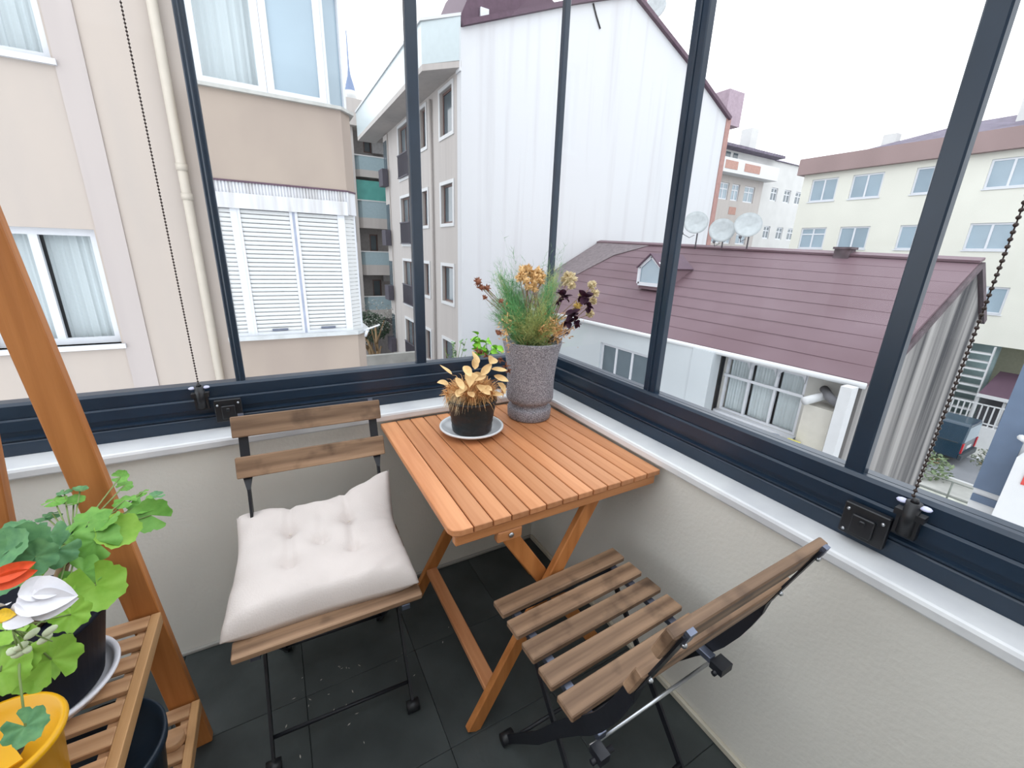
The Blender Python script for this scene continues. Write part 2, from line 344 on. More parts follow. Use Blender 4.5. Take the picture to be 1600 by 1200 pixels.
MB().bar((.772,.79,.112),(.772,1.20,.112),.022,.040,(0,0,1)).build('stretcher', ORANGE, tb, .003)
MB().bar((.712,.765,.640),(.712,1.287,.640),.022,.035,(0,0,1)).build('cross_rail', ORANGE, tb, .003)
MB().box((.395,.729,.632),(.462,.750,.6615)).build('hinge_cleat', ORANGEX, tb, .003)
bb = MB(); bb.tube([(.43,.7295,.648),(.43,.725,.648)], .0065, 12); bb.build('bolt', STEEL, tb)
bb = MB()
for y in (.7555,1.31): bb = MB(); bb.tube([(.582,y,.382),(.582,y+(-.006 if y<1 else .006),.382)], .006, 12); bb.build('pivot_bolt', STEEL, tb)

# ---- folding bistro chairs.  local frame: x across, +y forward, seat centre above the origin
def make_chair(label):
    r = thing('folding_chair', label, 'chair', (0,0,0), None)
    sl = MB().box((-.205,-.0245,-.008),(.205,.0245,.008)).mesh('seat_slat', ACACIA, bev=.0025)
    for k in range(5): piece('seat_slat', sl, r, (0,.134-k*.0672,.448), (0,0,math.radians(1.4)))
    bs = MB().box((-.203,-.0085,-.030),(.203,.0085,.030)).mesh('back_slat', ACACIA, bev=.0025)
    for (y,z) in ((-.315,.790),(-.278,.680)): piece('back_slat', bs, r, (0,y,z), (math.radians(19),0,0))
    for s in (-1,1):
        x = s*.178
        mb = MB()   # upper flat strap behind the back slats, facing forward, then a twist into the deep side bar
        pts = [(-.335,.815),(-.275,.648)]
        mb.bar((x,pts[0][0],pts[0][1]),(x,pts[1][0],pts[1][1]),.024,.004,(1,0,0))
        mb.add([(x-.012,-.277,.650),(x+.012,-.277,.650),(x+.012,-.273,.650),(x-.012,-.273,.650),
                (x-.0035,-.272,.615),(x+.0035,-.272,.615),(x+.0035,-.247,.620),(x-.0035,-.247,.620)],
               [(0,1,5,4),(1,2,6,5),(2,3,7,6),(3,0,4,7),(0,3,2,1),(4,5,6,7)])
        path = [(-.2595,.619),(-.245,.575),(-.228,.53),(-.204,.480),(-.178,.437),(-.147,.394),(-.10,.320),(-.03,.198),(.04,.100),(.100,.014)]
        ws = [.026,.028,.029,.031,.033,.032,.029,.026,.023,.020]; L_ = []; R_ = []
        for i,(y,z) in enumerate(path):
            a = path[max(i-1,0)]; b = path[min(i+1,len(path)-1)]; d = V((0,b[0]-a[0],b[1]-a[1])).normalized(); nrm = V((0,-d.z,d.y))
            L_.append(V((x,y,z))+nrm*ws[i]/2); R_.append(V((x,y,z))-nrm*ws[i]/2)
        for i in range(len(path)-1):
            e = V((.0035,0,0)); q = [L_[i]-e,L_[i+1]-e,R_[i+1]-e,R_[i]-e]; mb.prism(q, e*2)
        mb.build('side_bar', BLKMETAL, r)
        fc = MB(); fc.tube([(x-.017,.103,.0165),(x+.017,.103,.0165)], .0165, 14); fc.build('foot_cap', BLACK, r, .0)
        xi = s*.148
        tl = MB(); tl.bar((xi,.105,.428),(xi,-.255,.012),.018,.006,(0,1,.8)); tl.build('rear_leg', BLKMETAL, r)
        fc = MB(); fc.tube([(xi-.012,-.262,.012),(xi+.012,-.262,.012)], .012, 12); fc.build('foot_cap', BLACK, r)
        sr = MB().box((s*.163-.010,-.205,.424),(s*.163+.010,.155,.4395)); sr.build('seat_rail', CHROMEISH, r, .001)
        bk = MB().box((s*.163-.008,-.235,.414),(s*.163+.030*s,-.205,.432)); bk.tube([(s*.15,-.22,.412),(s*.20,-.22,.412)], .006, 8); bk.build('bracket', BLKMETAL, r)
        for y,z in ((-.319,.792),(-.279,.682)): sc = MB(); sc.ball((x,y-.012,z), .005, 8, 5); sc.build('screw', STEEL, r)
        cl = MB().bar((x,-.338,.822),(x,-.331,.800),.014,.008,(1,0,0)); cl.build('strap_clip', CHROMEISH, r)
    mb = MB(); rod(mb, (-.178,-.192,.398),(.178,-.192,.398), .0042); mb.build('spreader_rod', STEEL, r)
    mb = MB(); rod(mb, (-.178,-.160,.425),(.178,-.160,.425), .0055); mb.build('spreader_rod', BLKMETAL, r)
    mb = MB(); rod(mb, (-.178,.066,.068),(.178,.066,.068), .0050); mb.build('front_stretcher', BLKMETAL, r)
    mb = MB(); rod(mb, (-.148,-.195,.085),(.148,-.195,.085), .0050); mb.build('rear_stretcher', BLKMETAL, r)
    mb = MB(); rod(mb, (-.175,.118,.432),(.175,.118,.432), .0055); mb.build('seat_crossbar', BLKMETAL, r)
    return r
ch2 = make_chair('folding chair with bare weathered brown seat slats beside the right wall, back toward the viewer'); ch2['group'] = 'folding chairs'
ch1 = ch2.copy(); COL.objects.link(ch1)
for c in list(ch2.children):
    k = c.copy(); COL.objects.link(k); k.parent = ch1
ch1['label'] = 'folding chair carrying the cream cushion, back slats against the left wall under the window'
ch2.location = (.602,.592,0); ch2.rotation_euler = (0,0,math.radians(1.0))
ch1.location = (.046,1.006,0); ch1.rotation_euler = (0,0,math.radians(180-2.5))

# ---- tufted cushion
def cushion():
    n = 56; vs = []; fs = []
    W,D = .425,.405
    tuft = [(-.36,-.30),(.36,-.30),(-.36,.36),(.36,.36),(0,.02)]
    def hgt(u,v):
        e = max(0,(1-abs(u)**4))*max(0,(1-abs(v)**4)); h = .056*e**.36
        for a,b in tuft:
            d2 = (u-a)**2+(v-b)**2; h -= .020*math.exp(-d2/.008)+.013*math.exp(-d2/.06)
        h -= .010*math.exp(-((abs(u)-.36)/.05)**2)*max(0,min(1,(v+.45)/.3))+.005*math.exp(-((u-.05*v)/.05)**2)*max(0,min(1,(v+.1)/.3))*(1 if v<.8 else .3)
        return max(h,.0015)
    for side in (1,-1):
        for i in range(n+1):
            for j in range(n+1):
                u = -1+2*i/n; v = -1+2*j/n
                pin = 1-.055*(1-abs(u)**1.5)*(abs(v)**6); pin2 = 1-.055*(1-abs(v)**1.5)*(abs(u)**6)
                x = u*W/2*pin2; y = v*D/2*pin
                h = hgt(u,v); wr = .0022*math.sin(9*u+5*v*v)*math.sin(7*v+3*u)+.0012*math.sin(23*u*v+9*v)
                z = .032+(h+wr*min(1,h/.02) if side > 0 else -min(h,.030)*.95)
                lift = max(0,v-.35)**1.4*(.045+.07*max(0,u)**2+.01*max(0,-u)**2)   # back edge rides up the chair back, far corner most
                ear = .060*max(0,(u-.25))*max(0,(v-.30))/.5+.03*max(0,(-u-.3))*max(0,(v-.3))
                z += lift+ear; y -= (lift+ear)*.35
                if v < -.9: z -= .012*(-v-.9)/.1
                vs.append(V((x,y,z)))
    m = (n+1)**2
    for i in range(n):
        for j in range(n):
            a = i*(n+1)+j; fs.append((a,a+n+1,a+n+2,a+1)); fs.append((m+a,m+a+1,m+a+n+2,m+a+n+1))
    rim = [i*(n+1) for i in range(n)]+[n*(n+1)+j for j in range(n)]+[(n-i)*(n+1)+n for i in range(n)]+[n-j for j in range(n)]
    for k in range(len(rim)):
        a,b = rim[k],rim[(k+1)%len(rim)]; fs.append((a,m+a,m+b,b))
    mb = MB(); mb.add(vs, fs, True); return mb
cu = thing('seat_cushion', 'cream canvas tufted cushion lying on the left folding chair', 'cushion', (.040,1.076,.4565))
cm = cushion().mesh('cushion_body', CANVAS); cb = piece('cushion_body', cm, cu); cu.rotation_euler = (0,0,math.radians(-3))
bt = MB().ball((0,0,0), .004, 8, 5, (1,1,.4)).mesh('tuft_button', mat('cream_thread',(.55,.48,.42),.9))
for a,b in ((-.36,-.30),(.36,-.30),(-.36,.36),(.36,.36),(0,.02)): piece('tuft_button', bt, cu, (a*.2125,b*.2025,.047 if b < .3 else .060))

# ---- saucers, pots, vase
SAUCER = mat('pale_grey_ceramic', (.66,.68,.70), .22, .5, var=.02)
def saucer(name, label, c, r, h, m=SAUCER, f=.62):
    prof = [(0,.0),(r*f,.0),(r*(f+.06),.003),(r*.98,h*.80),(r*1.01,h*.93),(r*1.005,h+.002),(r*.98,h+.003),(r*.93,h+.002),(r*.90,h*.80),(r*(f+.06),.0085),(r*(f-.01),.0065),(0,.006)]
    return tag(MB().lathe(prof, c, 56).build(name, m, org=c), label, 'saucer')
saucer('saucer', 'pale grey ceramic saucer under the small dark pot on the table', (.535,1.195,.7065), .106, .024)
DG = mat('dark_glazed_pot', (.008,.018,.022), .35, .35, col2=(.030,.018,.016), scale=7, stretch=(1,1,2.2), bump=.15, bscale=40)
pot = thing('plant_pot', 'small dark glazed pot of dried autumn leaves standing in the saucer', 'potted plant', (.537,1.197,.7135))
prof = [(0,0),(.062,0),(.066,.004),(.068,.020),(.0665,.023),(.070,.036),(.0685,.039),(.0725,.056),(.072,.058),(.080,.100),(.083,.108),(.083,.114),(.079,.115),(.076,.108),(.073,.098),(0,.096)]
piece('pot', MB().lathe(prof,(0,0,0),48).mesh('pot', DG), pot)
GRANITE = mat('speckled_granite_glaze', (.13,.125,.145), .75, .3, col2=(.50,.485,.52), scale=300, ramp=(.36,.70), bump=.5, bscale=300)
vase = thing('stone_vase', 'tall grey speckled stone vase with asparagus fern and dried flowers', 'vase', (.788,1.240,.7065))
prof = [(0,0),(.078,0),(.082,.004),(.0835,.02),(.0845,.038),(.082,.044),(.071,.049),(.069,.056),(.072,.062),(.085,.070),(.0895,.080),(.0895,.095),(.0885,.13),(.090,.17),(.094,.21),(.100,.25),(.1075,.282),(.1095,.292),(.108,.296),(.104,.295),(.100,.288),(.095,.262),(0,.258)]
prof = [(a*.96,b*.975) for a,b in prof]
piece('vase_body', MB().lathe(prof,(0,0,0),64).mesh('vase_body', GRANITE), vase)

# ---- foliage pieces
def leafmat(name, c1, c2, rough=.5): return mat(name, c1, rough, .35, col2=c2, scale=2.0, ramp=(.3,.7))
GR1 = leafmat('fresh_green_leaf', (.12,.32,.05), (.19,.42,.08)); GR2 = leafmat('blue_green_leaf', (.07,.21,.09), (.15,.34,.14))
GR3 = leafmat('lime_leaf', (.20,.41,.04), (.28,.50,.07)); GRS = leafmat('green_stem', (.16,.25,.07), (.25,.33,.12))
FERN1 = leafmat('fern_green', (.10,.34,.12), (.24,.52,.22)); FERN2 = leafmat('fern_olive', (.36,.44,.14), (.55,.56,.26))
DRY1 = leafmat('dry_tan_leaf', (.62,.38,.16), (.84,.60,.30), .7); DRY2 = leafmat('dry_orange_frond', (.60,.31,.12), (.80,.52,.25), .8)
DRY3 = leafmat('dry_brown', (.20,.075,.045), (.33,.14,.08), .8); STRAW = leafmat('straw_petal', (.62,.50,.30), (.82,.72,.50), .8)
BURG = leafmat('dark_burgundy_petal', (.016,.003,.012), (.045,.008,.028), .6); TWIG = leafmat('dry_twig', (.16,.10,.05), (.32,.22,.12), .8)
def blade(mb, a, b, wd, bend=V((0,0,0)), seg=3):
    a,b = V(a),V(b); d = (b-a).normalized(); s = d.cross(V((random.uniform(-1,1),random.uniform(-1,1),random.uniform(-.3,1)))).normalized()
    k = len(mb.v); vs = []; fs = []
    for i in range(seg+1):
        t = i/seg; p = a.lerp(b,t)+bend*(t*(1-t)*4); ww = wd*(1-t*.85)/2; vs += [p-s*ww,p+s*ww]
    for i in range(seg): fs.append((2*i,2*i+1,2*i+3,2*i+2))
    mb.add(vs, fs, True)
def geranium_leaf(R=1, lobes=7, cup=.22, seed=0, depth=.14):
    rd = random.Random(seed); n = 42; vs = [V((0,0,0))]; fs = []; rings = 4; ph = rd.uniform(0,6)
    for j in range(1,rings+1):
        t = j/rings
        for i in range(n):
            a = -PI*.93+2*PI*.93*i/(n-1); rr = R*(1-depth*(1-abs(math.cos(a*lobes/2*1.02)))*t)*(1+.03*math.sin(a*19)*t)
            ripple = .035*math.sin(a*lobes+ph)*t*t+.06*math.sin(a*2+ph)*t
            vein = .025*math.cos(a*lobes)*t
            vs.append(V((math.cos(a)*rr*t, math.sin(a)*rr*t, R*(cup*t*t+ripple+vein))))
    for i in range(n-1): fs.append((0,1+i,2+i))
    for j in range(rings-1):
        for i in range(n-1):
            a = 1+j*n+i; fs.append((a,a+n,a+n+1,a+1))
    mb = MB(); mb.add(vs, fs, True); return mb
LEAF = [geranium_leaf(1,7,c,s,d).mesh('leaf', GR1) for s,(c,d) in enumerate(((.22,.14),(-.15,.16),(.35,.12),(.05,.2)))]
LEAFB = []
for me in LEAF:
    for m_ in (GR2,GR3):
        q = me.copy(); q.materials.clear(); q.materials.append(m_); LEAFB.append(q)
ALLL = {'g':LEAF, 'b':LEAFB[0::2], 'l':LEAFB[1::2]}
def place_leaf(parent, p, R, kind='g', facing=(0,-.5,1), spin=None, base=None, stemr=.0013, stemmat=None):
    """leaf blade at world point p turned to 'facing', with its stalk from base"""
    q = V(facing).normalized().to_track_quat('Z','Y'); e = (q @ Euler((0,0,random.uniform(0,6.28) if spin is None else spin)).to_quaternion()).to_euler()
    o = piece('leaf', random.choice(ALLL[kind]), parent, V(p)-parent.location, e, (R,R,R))
    if base is not None:
        b = V(base); m_ = (V(p)+b)/2+V((0,0,.012))
        sb = MB(); sb.tube([b,m_,V(p)], [stemr*1.3,stemr,stemr], 5)
        sb.build('stem', stemmat or GRS, parent)
    return o

# dried bouquet in the small pot
c0 = V((.537,1.197,.822))
mb = MB()
for i in range(1300):      # feathery fronds drooping all round
    a = random.uniform(0,2*PI); cc = random.random()
    d = V((math.cos(a), math.sin(a), 0)); st = c0+d*random.uniform(.0,.06)+V((0,0,random.uniform(0,.025)))
    en = st+d*random.uniform(.02,.055)+V((0,0,random.uniform(-.025,.045)))
    blade(mb, st, en, .0032, V((0,0,.018)), 3)
for k in range(16):
    a = k*2.4; rr = .018+.011*(k%6); p = c0+V((math.cos(a)*rr*1.5, math.sin(a)*rr*1.2, .028+.02*math.cos(rr*20)))
    for i in range(26):
        d = V((random.gauss(0,1),random.gauss(0,1),random.gauss(.5,1))).normalized(); blade(mb, p, p+d*random.uniform(.014,.03), .006, seg=2)
fo = mb.build('dried_fronds', DRY2, pot); fo['kind'] = 'stuff'
mb = MB()
for i in range(150):
    d = V((-1,random.gauss(-.1,.45),0)).normalized(); st = c0+d*.05+V((0,0,.02)); en = st+d*random.uniform(.030,.045)+V((0,0,random.uniform(-.05,-.01))); blade(mb, st, en, .0022, V((0,0,.02)), 4)
o = mb.build('straw_tassel', STRAW, pot); o['kind'] = 'stuff'
def broadleaf(L_=1, W_=.4, curl=.25, tw=0):
    vs = []; fs = []; n = 8
    for i in range(n+1):
        t = i/n; ww = W_*math.sin(PI*min(1,t**.8*.97+.03))**.8/2; z = curl*(t*t)*L_
        for j in (-1,-.5,0,.5,1): vs.append(V((t*L_, j*ww, z+abs(j)*ww*.45+tw*j*t*ww)))
    for i in range(n):
        for j in range(4): a = i*5+j; fs.append((a,a+5,a+6,a+1))
    m = MB(); m.add(vs, fs, True); return m
DL = [broadleaf(1,.5,.25,.3).mesh('dry_leaf', DRY1), broadleaf(1,.62,-.3,-.2).mesh('dry_leaf', DRY1), broadleaf(1,.42,.1,.8).mesh('dry_leaf', DRY1)]
for px,py,L_,ax_ in ((745,600,.055,-1.0),(720,607,.05,-2.2),(762,612,.05,-.6),(735,580,.055,-2.0),(778,596,.045,-1.2),(706,583,.045,2.6),(768,575,.05,-.3),(726,590,.05,.3),(712,588,.05,-1.2),(725,570,.055,-1.6),(738,592,.06,.2),(742,575,.055,1.1),(728,600,.05,-2.4),(752,584,.05,.4),(765,566,.055,.9),(772,585,.05,-.8),(700,596,.045,-2.8),(757,600,.04,-1.4),(733,610,.045,-1.7),(748,566,.045,1.9)):
    p = at(px,py+2,1,1.145); L_ *= 1.0; e = Euler((random.uniform(.3,.8),random.uniform(-.3,.3),0)); e2 = (e.to_quaternion() @ Euler((0,0,ax_)).to_quaternion()).to_euler()
    piece('dry_leaf', random.choice(DL), pot, p-pot.location, e2, (L_,)*3)
mb = MB()
for (px,py) in ((752,552),(745,548),(760,556),(782,562),(790,572),(795,580)):
    p = at(px,py,1,1.21)
    for i in range(16):
        d = V((random.gauss(0,1),random.gauss(0,1),random.gauss(.4,1))).normalized(); blade(mb, p, p+d*random.uniform(.008,.018), .007, seg=2)
o = mb.build('brown_flower_heads', DRY3, pot); o['kind'] = 'stuff'

# asparagus fern, dried heads and dark flowers in the vase
vb = V((.785,1.238,.972))
def bunch(name, m_, tips, n, rs, wd, hair=0, spread=.02):
    mb = MB()
    for (px,py,y) in tips:
        tip = at(px,py,1,y)
        for i in range(n):
            s_ = vb+V((random.uniform(-1,1)*rs, random.uniform(-1,1)*rs*.8, random.uniform(-.008,.01))); t_ = tip+V((random.gauss(0,spread),random.gauss(0,spread*.7),random.gauss(0,spread)))
            bd = V((random.gauss(0,.008),random.gauss(0,.008),0)); blade(mb, s_, t_, wd, bd, 5)
            for h_ in range(hair):
                t = random.uniform(.2,.98); p = s_.lerp(t_,t)+bd*(t*(1-t)*4); d = (t_-s_).normalized()+V((random.gauss(0,.6),random.gauss(0,.6),random.gauss(0,.45)))
                blade(mb, p, p+d.normalized()*random.uniform(.012,.028), .0012, seg=1)
    o = mb.build(name, m_, vase); o['kind'] = 'stuff'; return o
bunch('fern_foliage', FERN1, [(778,470,1.22),(788,450,1.24),(800,437,1.25),(795,480,1.18),(812,470,1.2),(790,505,1.15),(858,450,1.26),(868,440,1.3),(862,480,1.22),(775,490,1.2),(850,500,1.2),(808,495,1.17),(782,432,1.25)], 34, .05, .0013, 26, .018)
bunch('fern_tips', FERN2, [(800,500,1.16),(850,470,1.15),(840,500,1.14),(826,490,1.14),(815,505,1.13),(866,425,1.27),(780,440,1.25),(870,500,1.17),(858,515,1.13)], 26, .06, .0013, 22, .018)
bunch('fern_wisps', mat('fern_wisp_green',(.20,.36,.19),.7), [(790,395,1.25),(868,395,1.3),(850,410,1.28),(805,412,1.27),(875,420,1.3),(770,425,1.25)], 14, .05, .0009, 12, .028)
bunch('dry_stems', TWIG, [(820,450,1.18),(828,440,1.18),(832,470,1.15),(760,450,1.2),(766,470,1.2),(775,500,1.18)], 10, .045, .0019, 0, .008)
def pom(px, py, y, R, m_, name='dried_flower_head', n=130, stemm=TWIG):
    R *= 1.3; c = at(px,py,1,y); mb = MB(); mb.ball(c, R*.55, 8, 6)
    for i in range(n):
        d = V((random.gauss(0,1),random.gauss(0,1),random.gauss(0,1))).normalized(); blade(mb, c+d*R*.3, c+d*R*random.uniform(.85,1.15), R*.5, seg=2)
    o = mb.build(name, m_, vase); sb = MB(); s_ = vb+V((random.uniform(-.06,.06),random.uniform(-.05,.05),0)); sb.tube([s_, (s_+c)/2+V((0,0,.01)), c], .0012, 5); sb.build('flower_stem', stemm, o)
    return o
for a in ((889,436,1.2,.021),(925,445,1.19,.013),(929,458,1.18,.014),(922,490,1.17,.012),(908,462,1.19,.010),(893,446,1.17,.012),(927,470,1.2,.012)): pom(*a, STRAW)
for a in ((826,420,1.19,.013),(838,433,1.18,.014),(816,430,1.19,.014),(845,440,1.19,.012),(826,448,1.18,.013),(836,452,1.18,.010),(818,422,1.2,.015),(830,428,1.2,.017),(842,424,1.21,.014),(812,434,1.19,.013),(835,440,1.18,.015),(822,438,1.18,.014),(848,432,1.22,.010)): pom(*a, DRY1, 'tan_flower_head', 46)
for a in ((747,440,1.2,.012),(752,449,1.2,.011),(761,450,1.2,.010),(757,465,1.2,.008),(779,520,1.17,.011),(783,470,1.17,.008)): pom(*a, DRY3, 'brown_flower_head', 26)
mb = MB()
for i in range(420):
    c = at(random.gauss(868,12),random.gauss(515,9),1,random.uniform(1.14,1.2)); d = V((random.gauss(0,1),random.gauss(0,1),random.gauss(0,1))).normalized(); blade(mb, c, c+d*random.uniform(.01,.02), .005, seg=2)
for i in range(110):
    c = at(random.gauss(791,5),random.gauss(515,16),1,random.uniform(1.14,1.2)); d = V((random.gauss(0,1),random.gauss(0,1),random.gauss(0,1))).normalized(); blade(mb, c, c+d*random.uniform(.008,.015), .005, seg=2)
o = mb.build('russet_dry_leaves', DRY2, vase); o['kind'] = 'stuff'
PET = [broadleaf(1,.8,.12,.25).mesh('petal', BURG), broadleaf(1,.85,-.2,-.35).mesh('petal', BURG)]
def darkflower(px, py, y, R, tilt, n=7):
    c = at(px,py,1,y); holder = MB(); holder.ball(c, R*.22, 8, 6); h = holder.build('dark_flower', BURG, vase)
    for i in range(n):
        e = (Euler((random.uniform(-.3,.3),tilt,0)).to_quaternion() @ Euler((random.uniform(-.5,.5),random.uniform(-.9,1.2),i*2*PI/n+random.uniform(-.3,.3)),'XYZ').to_quaternion()).to_euler()
        o = bpy.data.objects.new('petal', random.choice(PET)); COL.objects.link(o); o.parent = h; o.location = c-vase.location-h.location; o.rotation_euler = e; o.scale = (R*1.05,)*3
    sb = MB(); s_ = vb+V((.055,.0,.0)); sb.tube([s_, (s_+c)/2, c], .0014, 5); sb.build('flower_stem', TWIG, h)
for a in ((880,463,1.14,.030,.1),(914,465,1.14,.031,.2),(895,492,1.13,.030,-.2),(919,480,1.135,.020,.3),(889,503,1.13,.024,0),(874,470,1.15,.018,-.3),(901,506,1.13,.017,.2),(886,520,1.13,.008,0)): darkflower(*a)
o = pom(903,478,1.16,.014,mat('yellow_dry_petal',(.62,.42,.12),.8),'yellow_flower_head',50)

# ---- plant stand
stand = thing('plant_stand', 'orange brown A-frame wooden plant stand with slatted shelves at the left', 'plant stand', (-.44,.75,0))
for y in (1.078,.36):
    P_ = [((-.309,y,.0),(-.41,y,1.36)),((-.60,y,.0),(-.455,y,1.36))]
    for a,b in P_: MB().bar(a,b,.026,.056,SS).build('post', ORANGEZ, stand, .002)
MB().bar((-.433,.36,1.385),(-.433,1.09,1.385),.075,.022,(1,0,0)).build('top_bar', ORANGE, stand, .002)
def shelf(z, xa, xb, pitch=.0535):
    for x in (xa,xb-.018): MB().box((x,.355,z-.030),(x+.018,1.062,z+.0005)).build('shelf_rail', TANY, stand, .0015)
    L_ = xb-xa-.0365; me = MB().box((-L_/2,-.0175,-.006),(L_/2,.0175,.006)).mesh('shelf_slat', TAN, bev=.0015)
    k = 0; y = 1.043
    while y > .36:
        piece('shelf_slat', me, stand, V(((xa+xb)/2,y,z-.0055))-stand.location); y -= pitch
    for x in (xa+.019, xb-.037): MB().box((x,.36,z-.028),(x+.018,1.06,z-.0121)).build('shelf_ledge', TAN, stand)
shelf(.462, -.580, -.312); shelf(.165, -.610, -.283)
# black pot + saucer + geranium
BP = mat('black_matt_pot', (.006,.008,.018), .5, .2, var=.0)
saucer('saucer', 'large white rimmed saucer under the black pot on the plant stand', (-.462,.917,.4632), .112, .026, mat('white_glazed_saucer',(.74,.74,.80),.3,.5), .80)
bp = thing('plant_pot', 'large black pot of leggy green geranium on the plant stand', 'potted plant', (-.466,.922,.4710))
prof = [(0,0),(.086,0),(.090,.004),(.119,.153),(.124,.155),(.126,.161),(.124,.166),(.119,.166),(.115,.150),(0,.138)]
piece('pot', MB().lathe(prof,(0,0,0),56).mesh('pot', BP), bp)
piece('soil', MB().lathe([(0,.140),(.114,.139)],(0,0,0),30).mesh('soil', mat('potting_soil',(.06,.045,.03),.95,var=.4,scale=40,bump=.8,bscale=80)), bp)
root = V((-.445,.93,.612))
trunk = at(100,882,1,.93)
sb = MB(); sb.tube([root,(root+trunk)/2+V((.006,0,0)),trunk],[.011,.010,.008],8); sb.tube([trunk, at(125,845,1,.92)],[.006,.003],6); sb.tube([trunk, at(60,865,1,.9)],[.006,.003],6); sb.build('woody_stem', TWIG, bp)
hub = at(118,862,1,.92)
for px,py,y,R,k,f in ((150,845,.90,.036,'g',(.1,-.7,.6)),(185,830,.92,.034,'l',(.3,-.7,.8)),(150,915,.84,.042,'l',(.3,-1,.5)),(130,895,.86,.030,'g',(0,-.8,.8)),
    (236,805,.98,.034,'g',(.2,-.8,.45)),(222,790,1.0,.026,'g',(.2,-.3,1)),(195,782,1.0,.020,'g',(0,-.2,1)),(70,845,.88,.034,'b',(-.2,-.6,.9)),(40,850,.86,.034,'b',(.1,-.8,.6)),(15,860,.85,.034,'b',(-.3,-.6,.8)),(88,860,.86,.030,'b',(.2,-.8,.5)),
    (55,870,.84,.030,'b',(0,-.9,.4)),(20,838,.88,.028,'b',(.3,-.5,1)),(105,840,.92,.026,'g',(-.3,-.6,.8)),(85,782,1.0,.018,'g',(0,-.1,1)),(115,786,1.0,.018,'g',(.1,-.1,1)),(72,808,1.0,.016,'b',(0,.2,1)),(82,803,1.0,.014,'b',(.3,.1,1)),
    (188,745,1.03,.014,'g',(.2,-.7,.6)),(195,758,1.03,.014,'g',(.3,-.4,.8)),(100,768,1.02,.012,'b',(0,0,1)),(125,766,1.02,.012,'b',(.3,0,1)),(245,775,1.03,.014,'b',(.3,-.1,1)),(222,770,1.03,.012,'g',(-.3,-.1,1)),
    (90,925,.83,.022,'l',(0,-.7,.8)),(45,895,.85,.022,'l',(0,-.5,1)),(110,950,.80,.020,'l',(.2,-.8,.5)),(95,838,.93,.020,'b',(0,-.5,1)),(128,822,.95,.018,'b',(.2,-.3,1)),(165,815,.93,.024,'g',(-.2,-.4,1)),(30,820,.93,.016,'b',(.2,-.2,1)),(5,905,.82,.026,'b',(0,-.6,.8)),(140,815,.94,.03,'g',(-.1,-.4,1))):
    place_leaf(bp, at(px,py,1,y), R, k, f, base=hub if px > 40 else trunk)

# yellow pot with white flowering geranium
YEL = mat('yellow_plastic', (.78,.40,.008), .35, .45, var=.03)
yp = thing('plant_pot', 'yellow plastic pot of white flowering geranium at the bottom left corner', 'potted plant', (-.425,.705,.4632))
prof = [(0,0),(.056,0),(.060,.004),(.072,.125),(.080,.127),(.082,.133),(.080,.138),(.074,.138),(.070,.125),(0,.100)]
piece('pot', MB().lathe(prof,(0,0,0),48).mesh('pot', YEL), yp)
piece('soil', MB().lathe([(0,.112),(.069,.111)],(0,0,0),24).mesh('soil', MATS['potting_soil']), yp)
fl_ = MB()   # crossed yellow flaps lying over the mouth
fl_.obox((-.485,.665,.590),(.075,.045,.004),(-.022,.03,.004),(0,0,.002)); fl_.obox((-.405,.655,.594),(-.05,.075,-.002),(.028,.014,0),(0,0,.002)); fl_.build('flap', YEL, yp)
yr = V((-.45,.70,.575)); hb = at(30,1000,1,.70)
sb = MB(); sb.tube([yr,(yr+hb)/2+V((-.012,0,0)),hb],[.005,.004,.003],6); sb.build('woody_stem', GRS, yp)
for px,py,y,R,k,f in ((80,1030,.70,.034,'l',(.2,-1,.5)),(20,1020,.68,.034,'l',(-.2,-.8,.7)),(40,1135,.60,.022,'b',(.1,-1,.9)),(0,1050,.66,.03,'l',(0,-.8,.7)),(110,960,.74,.026,'l',(0,-.9,.6)),(10,985,.7,.024,'l',(0,-.5,1)),(60,1045,.72,.03,'l',(0,-.9,.6))):
    place_leaf(yp, at(px,py,1,y), R, k, f, base=hb)
um = at(20,985,1,.66)
sb = MB()
for i in range(11):
    e = um+V((random.uniform(.005,.05),random.uniform(-.02,.02),random.uniform(-.045,.04))); sb.tube([um,(um+e)/2+V((0,0,.004)),e],.0009,5)
sb.build('umbel_stems', GRS, yp)
bud = mat('white_green_bud',(.62,.70,.48),.6)
for px,py in ((78,985),(70,998),(18,1018),(32,1010),(50,990),(42,1015),(28,1022)):
    c = at(px,py,1,.655); b = MB(); b.ball((0,0,0), .0048, 8, 6, (1,1,1.7)); piece('bud', b.mesh('bud', bud), yp, c-yp.location, (random.uniform(-1,1),1.2,0))
WP = broadleaf(1,.85,-.15,.35).mesh('petal', mat('white_petal',(.82,.82,.86),.6,var=.02)); OP = broadleaf(1,.5,.2,.3).mesh('petal', mat('orange_red_petal',(.80,.09,.02),.5)); YP_ = broadleaf(1,.7,.2,.2).mesh('petal', mat('yellow_petal',(.85,.55,.02),.5))
for px,py,L_,me,rz,rx in ((25,935,.055,WP,-.1,.5),(45,940,.045,WP,-.15,1.0),(10,940,.05,WP,2.9,.8),(28,925,.035,WP,.5,.9),(50,925,.03,WP,.3,.4),(15,950,.035,WP,-.8,.9),(-20,912,.040,OP,.5,1.1),(-22,903,.040,OP,.6,.9),(-5,955,.022,YP_,-.3,.9),(-8,962,.022,YP_,.2,.8)):
    c = at(px,py+6,1,.65); piece('petal', me, yp, c-yp.location, (rx,.1,rz), (L_,)*3)
